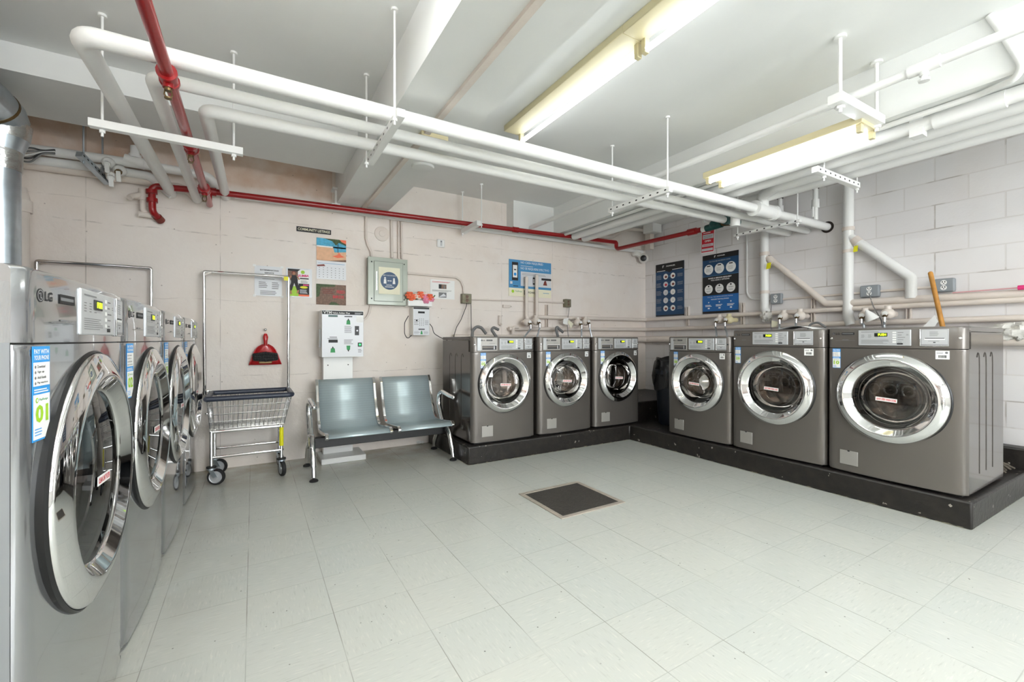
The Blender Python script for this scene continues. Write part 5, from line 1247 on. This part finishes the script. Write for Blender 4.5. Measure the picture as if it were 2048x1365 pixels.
# ================================================================== RIGHT WALL POSTERS
XP = XR - 0.004
def F_mark(p, x, y, s, m, l):
    p.poly(m, [(x, y), (x + s * 0.22, y), (x + s * 0.22, y + s), (x, y + s * 0.85)], l); p.poly(m, [(x, y + s * 0.78), (x + s * 0.7, y + s * 0.78), (x + s * 0.8, y + s), (x + s * 0.1, y + s)], l); p.rect(m, x + s * 0.2, y + s * 0.4, x + s * 0.6, y + s * 0.58, l)
l, r, d, u = wall_rect(((1311, 531), (1367.8, 520.6), (1369, 630), (1313, 635)), X=XP)
b = MB(); p = right_pan(b, -(l + r) / 2, (d + u) / 2, XP - 0.003); w, h = (r - l) / 2, (u - d) / 2
p.board(M_navy, -w, -h, w, h, 0.004); p.rect(M_pblk, -w, h * 0.78, w, h, 1); p.poly(M_pblk, [(-w, h * 0.78), (-w, h * 0.7), (-w * 0.2, h * 0.7), (0, h * 0.64), (w * 0.2, h * 0.7), (w, h * 0.7), (w, h * 0.78)], 1); p.rect(M_pblk, -w, -h, w, -h * 0.95, 1)
F_mark(p, -w * 0.5, h * 0.84, h * 0.09, M_pwhite, 2); p.text(M_pwhite, 'FOWLER', -w * 0.22, h * 0.86, w * 0.4, h * 0.91, 2, 0.02)
p.lines(M_pwhite, -w * 0.92, h * 0.72, -w * 0.3, h * 0.745, 1, 2, 0.8, 0.05); p.lines(M_pwhite, w * 0.2, h * 0.72, w * 0.9, h * 0.745, 1, 2, 0.8, 0.05)
for i in range(5):
    z = h * (0.5 - i * 0.3)
    for sx, mm in ((-0.27, M_pgrey if i not in (0, 4) else M_pwhite), (0.24, M_pwhite)):
        p.circ(mm, w * sx, z, w * 0.17, 2, 20); p.circ([M_darkred, M_prtred, M_silver, M_silver, M_darkred][i] if i != 1 or sx < 0 else M_darkred, w * sx + w * 0.02, z - w * 0.02, w * (0.09 if i in (0, 1, 4) else 0.05), 3, 14, 0.8)
    p.lines(M_silver, -w * 0.94, z - h * 0.08, -w * 0.55, z + h * 0.1, 4, 2, 0.22); p.lines(M_silver, w * 0.55, z - h * 0.05, w * 0.94, z + h * 0.08, 3, 2, 0.22); p.rect(M_blue, -w * 0.06, z - 0.006, w * 0.04, z + 0.006, 2)
tag(b.build('poster'), 'narrow navy and black instruction poster with two columns of round pictures', 'poster', 'service posters on the block wall')
l, r, d, u = wall_rect(((1404.8, 513.3), (1476.8, 499.8), (1478, 624.4), (1406.5, 629)), X=XP)
b = MB(); p = right_pan(b, -(l + r) / 2, (d + u) / 2, XP - 0.003); w, h = (r - l) / 2, (u - d) / 2
p.board(M_navy, -w, -h, w, h, 0.004); p.rect(M_pblk, -w, h * 0.83, w, h, 1); p.rect(M_pblk, -w, -h * 0.38, w, h * 0.27, 1); p.rect(M_blue, -w, h * 0.265, w, h * 0.275, 2); p.rect(mat('poster_azure', (26, 100, 170), 0.4), -w, -h * 0.92, w, -h * 0.385, 1); p.rect(M_pblk, -w, -h, w, -h * 0.92, 1)
F_mark(p, -w * 0.32, h * 0.88, h * 0.07, M_pwhite, 2); p.text(M_pwhite, 'FOWLER', -w * 0.14, h * 0.9, w * 0.28, h * 0.94, 2, 0.02); p.text(M_silver, 'DO YOU SEE AN ERROR CODE?', -w * 0.6, h * 0.74, w * 0.58, h * 0.78, 2, 0.0)
for i, x in enumerate((-0.64, -0.03, 0.6)):
    p.circ(M_pwhite, w * x, h * 0.5, w * 0.265, 2, 28); p.rect(M_inkd, w * (x - 0.1), h * 0.6, w * (x + 0.1), h * 0.635, 3); p.lines(M_ink, w * (x - 0.15), h * 0.43, w * (x + 0.15), h * 0.55, 3, 3, 0.2)
    p.circ(M_pwhite, w * x, -h * 0.17, w * 0.235, 2, 28); p.circ(M_inkd, w * x, -h * 0.07, w * 0.045, 3, 14); p.text(M_inkd, 'OPTION %d' % (i + 1), w * (x - 0.13), -h * 0.17, w * (x + 0.13), -h * 0.14, 3, 0.02); p.lines(M_ink, w * (x - 0.13), -h * 0.26, w * (x + 0.13), -h * 0.2, 2, 3, 0.3)
    p.circ(M_pwhite, w * x, -h * 0.62, w * 0.035, 2, 12); p.lines(M_pwhite, w * (x - 0.2), -h * 0.76, w * (x + 0.2), -h * 0.68, 2, 2, 0.5); p.rect(M_pwhite, w * (x - 0.05), -h * 0.84, w * (x + 0.06), -h * 0.8, 2)
p.text(M_pwhite, 'MAKE A SERVICE REQUEST', -w * 0.66, h * 0.165, w * 0.64, h * 0.215, 2, 0.04); p.text(M_pwhite, 'YOU HAVE 3 OPTIONS', -w * 0.52, h * 0.1, w * 0.52, h * 0.145, 2, 0.02); p.text(M_pwhite, 'FOR ALL THE ABOVE OPTIONS, PLEASE', -w * 0.7, -h * 0.46, w * 0.7, -h * 0.43, 2, 0.0); p.text(M_pwhite, 'INCLUDE THE FOLLOWING:', -w * 0.5, -h * 0.54, w * 0.5, -h * 0.505, 2, 0.02)
tag(b.build('poster'), 'wide blue and black service request poster with rows of white circles', 'poster', 'service posters on the block wall')
# red valve sign, hangs a little askew
TLp, TRp, BRp, BLp = at(1405.5, 463, X=4.9), at(1432.5, 457.5, X=4.9), at(1429, 504, X=4.9), at(1401.5, 508, X=4.9)
ux = (TRp - TLp); uy = (TLp - BLp); W_, H_ = ux.length, uy.length; ux = ux.normalized(); uy = (uy - ux * uy.dot(ux)).normalized()
b = MB(); p = Pan(b, BLp, ux, uy)
p.board(M_pwhite, 0, 0, W_, H_, 0.003); p.rect(M_prtred, W_ * 0.05, H_ * 0.04, W_ * 0.95, H_ * 0.97, 1); p.rect(M_pgrey, W_ * 0.12, H_ * 0.62, W_ * 0.92, H_ * 0.82, 2); p.text(M_pwhite, 'OPEN', W_ * 0.28, H_ * 0.48, W_ * 0.74, H_ * 0.57, 2, 0.03); p.rect(M_pgrey, W_ * 0.1, H_ * 0.28, W_ * 0.92, H_ * 0.4, 2); p.rect(M_pgrey, W_ * 0.08, H_ * 0.09, W_ * 0.9, H_ * 0.2, 2); p.lines(M_pwhite, W_ * 0.15, H_ * 0.87, W_ * 0.85, H_ * 0.93, 1, 2, 0.6); p.lines(M_ink, W_ * 0.16, H_ * 0.65, W_ * 0.85, H_ * 0.79, 3, 3, 0.3); p.lines(M_prtred, W_ * 0.16, H_ * 0.31, W_ * 0.85, H_ * 0.38, 2, 3, 0.4)
b.tube(M_steel, [(p.p(W_ / 2, H_ * 0.98, 0)), (p.p(W_ / 2, H_ * 0.98, 0)) + Vector((0.0, 0.0, 0.04)), (4.985, p.p(W_ / 2, H_, 0).y, p.p(W_ / 2, H_, 0).z + 0.05)], 0.003, 6)
tag(b.build('hanging_sign'), 'small red and white valve sign hanging askew above the wide poster', 'sign')

# ================================================================== BENCH
root = empty('waiting_bench', (1.0, 3.98, 0)); tag(root, 'two seat perforated steel bench with chrome arms along the back wall', 'bench')
def seat(x0, x1):
    # side profile of one shell: front lip, seat pan, curved back
    prof = fillet([(0, 3.665, 0.335), (0, 3.69, 0.365), (0, 3.80, 0.352), (0, 4.08, 0.325), (0, 4.16, 0.38), (0, 4.245, 0.56), (0, 4.29, 0.70), (0, 4.325, 0.75)], 0.09, 6)
    b = MB(); N = len(prof); th = 0.004
    vs = [(x, q.y, q.z) for q in prof for x in (x0 + 0.025, x1 - 0.025)]
    b.add(vs, [(2 * i, 2 * i + 1, 2 * i + 3, 2 * i + 2) for i in range(N - 1)], M_perf)
    o = b.build('seat_shell', root); sm = o.modifiers.new('thick', 'SOLIDIFY'); sm.thickness = th; sm.offset = 0
    for x in (x0 + 0.012, x1 - 0.012):
        b = MB()
        vs = []
        for i, q in enumerate(prof):
            a = prof[max(0, i - 1)]; c = prof[min(N - 1, i + 1)]; t = (c - a).normalized(); nn = Vector((0, -t.z, t.y)) * 0.014
            vs += [(x - 0.013, q.y + nn.y, q.z + nn.z), (x + 0.013, q.y + nn.y, q.z + nn.z), (x + 0.013, q.y - nn.y, q.z - nn.z), (x - 0.013, q.y - nn.y, q.z - nn.z)]
        fs = [(4 * i + j, 4 * i + (j + 1) % 4, 4 * i + 4 + (j + 1) % 4, 4 * i + 4 + j) for i in range(N - 1) for j in range(4)] + [(3, 2, 1, 0), (4 * N - 4, 4 * N - 3, 4 * N - 2, 4 * N - 1)]
        b.add(vs, fs, M_chrome); b.build('side_rail', root, bevel=0.004)
seat(0.485, 1.015); seat(1.06, 1.575)
b = MB(); b.box(M_black, 0.43, 1.585, 3.92, 3.985, 0.215, 0.30); b.build('beam', root, bevel=0.004)
for i, x in enumerate((0.41, 1.592)):
    b = MB()
    b.tube(M_chrome, [(x, 3.735, 0.03), (x, 3.755, 0.10), (x, 3.83, 0.25), (x, 3.93, 0.33), (x, 3.97, 0.27)], [0.018, 0.02, 0.026, 0.03, 0.03], 14, 0.1)
    b.tube(M_chrome, [(x, 4.23, 0.03), (x, 4.215, 0.09), (x, 4.13, 0.20), (x, 4.0, 0.27), (x, 3.94, 0.26)], [0.018, 0.02, 0.028, 0.03, 0.03], 14, 0.1)
    b.build('leg', root)
    b = MB(); xa = x + (0.0 if i == 0 else 0.0)
    b.tube(M_chrome, [(xa, 3.95, 0.28), (xa, 4.02, 0.36), (xa, 4.10, 0.48), (xa, 4.09, 0.585), (xa, 4.0, 0.61), (xa, 3.82, 0.59), (xa, 3.73, 0.585)], [0.024, 0.02, 0.018, 0.018, 0.019, 0.02, 0.02], 14, 0.09)
    b.ball(M_chrome, (xa, 3.73, 0.585), 0.021); b.build('armrest', root)
    for yy in (3.735, 4.23):
        b = MB(); b.lathe(M_rubber, [(0, 0), (0.032, 0.0), (0.034, 0.006), (0.026, 0.016), (0.01, 0.02), (0.008, 0.04)], (x, yy, 0), (0, 0, 1), 18); b.build('foot', root)

# ================================================================== LAUNDRY CART
def cart():
    x0, x1, y0, y1, zr = -0.30, 0.272, 3.95, 4.40, 0.672
    bx0, bx1, by0, by1, zb = -0.285, 0.218, 4.02, 4.34, 0.43
    root = empty('laundry_cart', (0, 4.18, 0)); tag(root, 'chrome wire laundry cart with a navy bumper rim and hanger rail', 'laundry cart')
    b = MB()
    def lerp(a, c, t): return Vector(a) + (Vector(c) - Vector(a)) * t
    T = [(x0, y0, zr), (x1, y0, zr), (x1, y1, zr), (x0, y1, zr)]; B = [(bx0, by0, zb), (bx1, by0, zb), (bx1, by1, zb), (bx0, by1, zb)]
    for s_ in range(4):
        e = (s_ + 1) % 4; n = 17 if s_ % 2 == 0 else 11
        for i in range(n + 1):
            t = i / n; b.tube(M_steel, [lerp(T[s_], T[e], t), lerp(B[s_], B[e], t)], 0.0022, 5)
        for k in (0.25, 0.5, 0.75, 1.0): b.tube(M_steel, [lerp(T[s_], B[s_], k), lerp(T[e], B[e], k)], 0.0028, 5)
    for i in range(12): b.tube(M_steel, [lerp(B[0], B[3], i / 11), lerp(B[1], B[2], i / 11)], 0.0022, 5)
    for i in range(18): b.tube(M_steel, [lerp(B[0], B[1], i / 17), lerp(B[3], B[2], i / 17)], 0.0022, 5)
    b.build('wire_basket', root)
    b = MB(); b.tube(M_navyvinyl, T + [T[0]], 0.02, 10, 0.03); b.build('bumper_rim', root)
    fx0, fx1, fy0, fy1 = -0.275, 0.198, 4.03, 4.36
    b = MB(); b.tube(M_chrome, [(fx0, fy0, 0.41), (fx1, fy0, 0.41), (fx1, fy1, 0.41), (fx0, fy1, 0.41), (fx0, fy0, 0.41)], 0.0115, 10); b.build('upper_frame', root)
    for yy in (fy0, fy1):
        b = MB(); b.tube(M_chrome, [(fx0, yy, 0.215), (fx1, yy, 0.215)], 0.0115, 10); b.build('lower_rail', root)
    for xx in (fx0, fx1):
        for yy in (fy0, fy1):
            b = MB(); b.tube(M_chrome, [(xx, yy, 0.415), (xx, yy, 0.14)], 0.0125, 10); b.build('leg', root)
            dx = 0.03 if xx < 0 else 0.006; hx = (1, 0, 0) if xx > 0 else (0, 1, 0)
            ax = Vector((1, 0.25, 0)).normalized() if xx > 0 else Vector((0.35, 1, 0)).normalized()
            c = Vector((xx + dx, yy + (0.0 if xx > 0 else 0.01), 0.062))
            b = MB(); b.lathe(M_rubber, [(0.046, -0.014), (0.058, -0.014), (0.062, -0.008), (0.062, 0.008), (0.058, 0.014), (0.046, 0.014)], c, ax, 28); b.lathe(M_silver, [(0, -0.015), (0.014, -0.015), (0.016, -0.009), (0.042, -0.009), (0.047, -0.0135)], c, ax, 28); b.lathe(M_silver, [(0.047, 0.0135), (0.042, 0.009), (0.016, 0.009), (0.014, 0.015), (0, 0.015)], c, ax, 28)
            wh = b.build('wheel', root)
            b = MB()
            for s_ in (-1, 1): b.obox(M_galv, c + ax * s_ * 0.019, Vector((xx, yy, 0.13)) + ax * s_ * 0.019, 0.03, 0.003, ax)
            b.tube(M_galv, [(xx, yy, 0.125), (xx, yy, 0.138)], 0.03, 14); b.tube(M_rubber, [(xx, yy, 0.138), (xx, yy, 0.148)], 0.034, 14); b.build('caster_fork', wh)
    pz = 1.685
    b = MB(); b.tube(M_chrome, [(-0.345, 4.40, 0.66), (-0.352, 4.40, pz), (0.275, 4.40, pz), (0.272, 4.40, 0.66)], 0.0125, 10, 0.012, True, 3)
    for xx, d_ in ((-0.352, 1), (0.275, -1)): b.obox(M_chrome, (xx + d_ * 0.005, 4.39, pz - 0.03), (xx + d_ * 0.05, 4.39, pz - 0.002), 0.004, 0.012)
    for zz in (0.69, 0.50): b.tube(M_chrome, [(-0.345, 4.40, zz), (-0.30, 4.40, zz)], 0.008, 8)
    b.build('hanger_rail', root)
    b = MB(); b.tube(M_yellow, [(fx1, fy0 - 0.002, 0.40), (fx1, fy0 - 0.002, 0.25)], 0.0165, 10); b.build('leg_tag', root)
    b = MB(); b.box(M_yellow, 0.235, 0.27, 4.383, 4.387, pz - 0.035, pz + 0.0); b.build('rail_tag', root)
cart()
root = empty('garment_rail', (-1.02, 4.45, 0)); tag(root, 'chrome hanger rail standing behind the last dryer against the wall', 'garment rail')
b = MB(); b.tube(M_chrome, [(-1.345, 4.455, 0.012), (-1.345, 4.455, 1.69), (-0.70, 4.455, 1.69), (-0.70, 4.455, 0.012)], 0.0125, 10, 0.012, True, 3); b.obox(M_chrome, (-1.33, 4.45, 1.665), (-1.29, 4.45, 1.687), 0.004, 0.012); b.build('rail_frame', root)
for xx in (-1.345, -0.70):
    b = MB(); b.tube(M_chrome, [(xx, 4.40, 0.012), (xx, 4.505, 0.012)], 0.012, 10); b.build('foot', root)

# ================================================================== BIN, MOP
bx, by = 4.12, 3.275
root = empty('trash_bin', (bx, by, zp)); tag(root, 'dark navy trash bin lined with a black bag, in the plinth corner', 'trash bin')
b = MB(); b.lathe(M_bin, [(0, 0), (0.185, 0.0), (0.195, 0.02), (0.225, 0.56), (0.24, 0.57), (0.24, 0.62), (0.235, 0.62), (0.215, 0.56), (0.18, 0.03)], (bx, by, zp), (0, 0, 1), 32); b.build('bin_body', root)
b = MB(); n = 40; vs = []
rows = [(0.238, 0.40), (0.243, 0.47), (0.247, 0.56), (0.243, 0.66), (0.235, 0.72), (0.21, 0.745), (0.16, 0.70), (0.05, 0.62)]
for k, (rr, zz) in enumerate(rows):
    for j in range(n):
        a = 2 * pi * j / n; q = rr + 0.014 * sin(5 * a + k * 1.3) + random.uniform(-0.008, 0.008)
        vs.append((bx + cos(a) * q, by + sin(a) * q, zp + zz + 0.018 * sin(4 * a + k * 0.7) + random.uniform(-0.006, 0.006)))
b.add(vs, [(k * n + j, k * n + (j + 1) % n, (k + 1) * n + (j + 1) % n, (k + 1) * n + j) for k in range(len(rows) - 1) for j in range(n)], M_bag); b.build('bag_liner', root)
root = empty('mop', (4.62, 0.98, zp)); tag(root, 'mop with a worn wooden handle leaning behind washer 10', 'mop')
b = MB(); top = at(1861, 547, X=4.82); b.tube(M_wood, [top, top + (Vector((4.64, 1.03, 0.24)) - top)], 0.0165, 12); b.ball(M_wood, top, 0.0165); b.build('handle', root)
b = MB(); b.tube(M_mop, [(4.68, 1.05, 0.26), (4.6, 0.99, 0.25)], 0.03, 10)
for k in range(70):
    a = random.uniform(-0.5, 2 * pi); L = random.uniform(0.10, 0.22); s0 = Vector((4.62, 0.96, 0.235)); e = Vector((cos(a) * L * 0.8, sin(a) * L * 0.55 - 0.03, 0))
    b.tube(M_mop, [s0, s0 + e * 0.5 + Vector((0, 0, -0.005)), s0 + e + Vector((0, 0, -0.055 + random.uniform(0, 0.02)))], 0.007, 5)
b.build('mop_head', root)
pipe('thin_rod', 'thin pinkish rod with a red tip lying along the block wall pipes', 'rod', mat('rod_pink', (222, 168, 172), 0.5), [at(1905, 586, X=4.9), at(2036, 576, X=4.88)], 0.005, 0, None, lambda b: b.tube(M_pink, [at(2036, 576, X=4.88), at(2075, 573, X=4.88)], 0.018, 10))

# ================================================================== TAPS AND HOSES
def tap(label, px, py, hx, hy, X=None, Y=None, r=0.05, m=M_cream, zt=None):
    """wrapped valve body on the pipe, small handle, braided hose down behind the washer"""
    q = at(px, py, X=X, Y=Y)
    o = Vector((-1, 0, 0)) if X else Vector((0, -1, 0))
    root = empty('water_tap', q); tag(root, label, 'tap', 'taps with hoses over the washers')
    b = MB(); b.ball(m, q, r, 16); b.tube(m, [q - o * 0.01, q - o * (0.14 if X else 0.10)], r * 0.55, 12); b.tube(m, [q, q + Vector((0, 0, r + 0.02))], r * 0.5, 12); b.tube(M_brass, [q + o * r * 0.5, q + o * (r + 0.03) + Vector((0, 0, -0.03))], 0.016, 10); b.build('tap_body', root)
    b = MB(); c = q + o * (r + 0.012); b.lathe(M_white, [(0, 0.0), (0.02, 0.0), (0.022, 0.008), (0, 0.014)], c, o, 10); b.build('tap_handle', root)
    s0 = q + o * (r + 0.03) + Vector((0, 0, -0.03)); e = at(hx, hy, X=(X - 0.12) if X else None, Y=(Y - 0.1) if Y else None)
    b = MB(); b.tube(M_braid, [s0, s0 + Vector((0, 0, -0.05)), e, e + Vector((0, 0, -0.15))], 0.010, 8, 0.05); b.tube(M_steel, [s0, s0 + Vector((0, 0, -0.045))], 0.016, 10); b.build('hose', root)
YT, XT = 4.36, 4.80
tap('wrapped tap left of the pair above washer 05', 1054, 645, 1048, 675, Y=YT); tap('wrapped tap right of the pair above washer 05', 1072, 643, 1074, 675, Y=YT)
tap('wrapped tap at the left of the pair above washer 06', 1155, 646, 1163, 673, Y=YT); tap('wrapped tap at the right of the pair above washer 06', 1171, 644, 1183, 673, Y=YT)
tap('white wrapped tap at the left above washer 08', 1439, 641, 1433, 668, X=XT); tap('brownish wrapped tap at the right above washer 08', 1458, 640, 1454, 668, X=XT, m=M_fixture)
tap('white wrapped tap at the left above washer 09', 1567, 634, 1559, 654, X=XT); tap('white wrapped tap at the right above washer 09', 1600, 632, 1591, 653, X=XT)
tap('wrapped tap behind the paper cone above washer 10', 1730, 632, 1728, 648, X=XT); tap('wrapped tap right of the paper cone above washer 10', 1776, 628, 1769, 648, X=XT)
GDn = 'grey drain hoses over the washers'
for nm, pts, Y, X in (('grey drain hose looping at the left of washer 05', [(944, 676), (945, 662), (953, 653), (963, 656), (972, 668)], 4.3, None), ('grey drain hose bent over the middle of washer 05', [(994, 676), (983, 660), (987, 655), (997, 660)], 4.3, None), ('grey drain hose arching over washer 06', [(1116, 674), (1112, 658), (1114, 654), (1120, 660), (1126, 665)], 4.3, None), ('grey cable loop lying on top of washer 09', [(1617, 656), (1622, 648), (1636, 645), (1652, 655)], None, 4.4)):
    b = MB(); b.tube(M_hose, [at(a, c, Y=Y, X=X) for a, c in pts] , 0.017 if Y else 0.01, 10, 0.05); b.tube(M_hose, [at(*pts[0], Y=Y, X=X), at(*pts[0], Y=Y, X=X) + Vector((0, 0, -0.12))], 0.017 if Y else 0.008, 10)
    tag(b.build('drain_hose'), nm, 'hose', GDn)
# rags round pipes
def rag(label, c, s, m=M_rag, n=26, sq=(1, 1, 1)):
    b = MB(); vs = []; k = 14
    for i in range(k + 1):
        t = pi * i / k
        for j in range(n):
            a = 2 * pi * j / n; q = s * (1 + 0.16 * sin(5 * a + 3 * t) + 0.12 * sin(9 * a - 4 * t) + random.uniform(-0.05, 0.05))
            vs.append((c[0] + sq[0] * q * sin(t) * cos(a), c[1] + sq[1] * q * sin(t) * sin(a), c[2] + sq[2] * q * cos(t)))
    b.add(vs, [(i * n + j, i * n + (j + 1) % n, (i + 1) * n + (j + 1) % n, (i + 1) * n + j) for i in range(k) for j in range(n)], m)
    return tag(b.build('rag'), label, 'rag')
q = at(2030, 664, X=4.90); rag('crumpled white rag wrapped on the thick low pipe right of washer 10', q, 0.075, sq=(1, 1.9, 0.8))
q = at(1533, 634, X=4.88); rag('white rag tied round the foot of the vertical pipe right of the posters', q, 0.05, sq=(1, 1.1, 1.1))
for a, c, lb in ((1537, 533, 'small yellow tag under the branch of the pipe right of the posters'), (1711, 499, 'small yellow tag under the branch of the tallest vertical pipe')):
    tagpaper(lb, ((a - 3, c - 6), (a + 5, c - 8), (a + 4, c + 4), (a - 5, c + 6)), X=4.88, m=M_yellow)

# small leftovers
q = at(1014, 613, Y=YB - 0.02); b = MB(); b.box(M_cream, q.x - 0.055, q.x + 0.045, YB - 0.03, YB, q.z - 0.018, q.z + 0.018); b.tube(M_steel, [(q.x + 0.06, YB, q.z), (q.x + 0.06, YB - 0.014, q.z)], 0.008, 8)
tag(b.build('wall_bracket', bevel=0.004), 'small cream block on the wall above washer 05', 'bracket')
q = at(1029, 655, Y=4.44); b = MB(); b.tube(M_cream, [q + Vector((-0.02, 0, -0.08)), q + Vector((-0.02, 0, 0.0)), q + Vector((0.06, 0, 0.0)), q + Vector((0.06, 0.06, 0))], 0.018, 10, 0.02)
tag(b.build('pipe_stub'), 'short bent cream pipe stub behind washer 05', 'pipe')
q = at(1000, 640, Y=YB - 0.02); b = MB(); b.tube(M_cream, [q + Vector((0, 0, 0.05)), q + Vector((0, 0, -0.06))], 0.02, 10); b.tube(M_cream, [q + Vector((0, 0, -0.04)), q + Vector((0, -0.03, -0.06))], 0.014, 8)
tag(b.build('pipe_clip'), 'short upright cream fitting on the wall left of the bent stub', 'pipe fitting')
q = at(672, 392, Y=4.44); b = MB(); b.box(M_pipe, q.x - 0.012, q.x + 0.012, 4.43, 4.46, q.z - 0.08, q.z + 0.08); b.box(M_pipe, q.x - 0.035, q.x + 0.035, 4.40, 4.52, q.z + 0.05, q.z + 0.07); b.box(M_pipe, q.x - 0.04, q.x + 0.04, 4.44, 4.52, q.z - 0.10, q.z - 0.07)
tag(b.build('pipe_bracket', bevel=0.002), 'small white bracket at the foot of the middle beam above the red pipe', 'bracket')
c = at(842, 888, Z=0.0); b = MB()
for kk in range(5): b.ball(M_pwhite, (c.x + random.uniform(-.03, .03), c.y + random.uniform(-.02, .02), 0.018), 0.018 + 0.006 * random.random(), 8, 0.8)
tag(b.build('crumpled_paper'), 'crumpled white scrap on the floor behind the bench', 'litter')
wy, wz = 2.0, zp + 1.035; b = MB(); N = 10; vs = []
for i in range(N + 1):
    t = i / N
    for x in (4.05, 4.32): vs.append((x, wy + 0.16 - 0.34 * t, wz + 0.002 + 0.035 * sin(pi * t)))
b.add(vs, [(2 * i, 2 * i + 1, 2 * i + 3, 2 * i + 2) for i in range(N)], M_pwhite); o = b.build('paper_sheet'); sm = o.modifiers.new('thick', 'SOLIDIFY'); sm.thickness = 0.0012
tag(o, 'curled white sheet lying on top of washer 09', 'paper')
q = at(1274, 72, Z=ZC); b = MB(); n = 14
pts = [(q.x + 0.055 * (1 + 0.5 * sin(3 * a)) * cos(a), q.y + 0.05 * (1 + 0.4 * cos(5 * a)) * sin(a)) for a in [2 * pi * k_ / n for k_ in range(n)]]
b.add([(x, y, ZC - 0.003) for x, y in pts] + [(x, y, ZC - 0.0002) for x, y in pts], [tuple(range(n))[::-1], tuple(range(n, 2 * n))] + [(k_, (k_ + 1) % n, n + (k_ + 1) % n, n + k_) for k_ in range(n)], M_grease)
tag(b.build('broken_plaster'), 'small dark broken patch in the ceiling beside the strip lights', 'ceiling damage')

for o in list(bpy.data.objects):
    if '_w' in o.keys(): del o['_w']
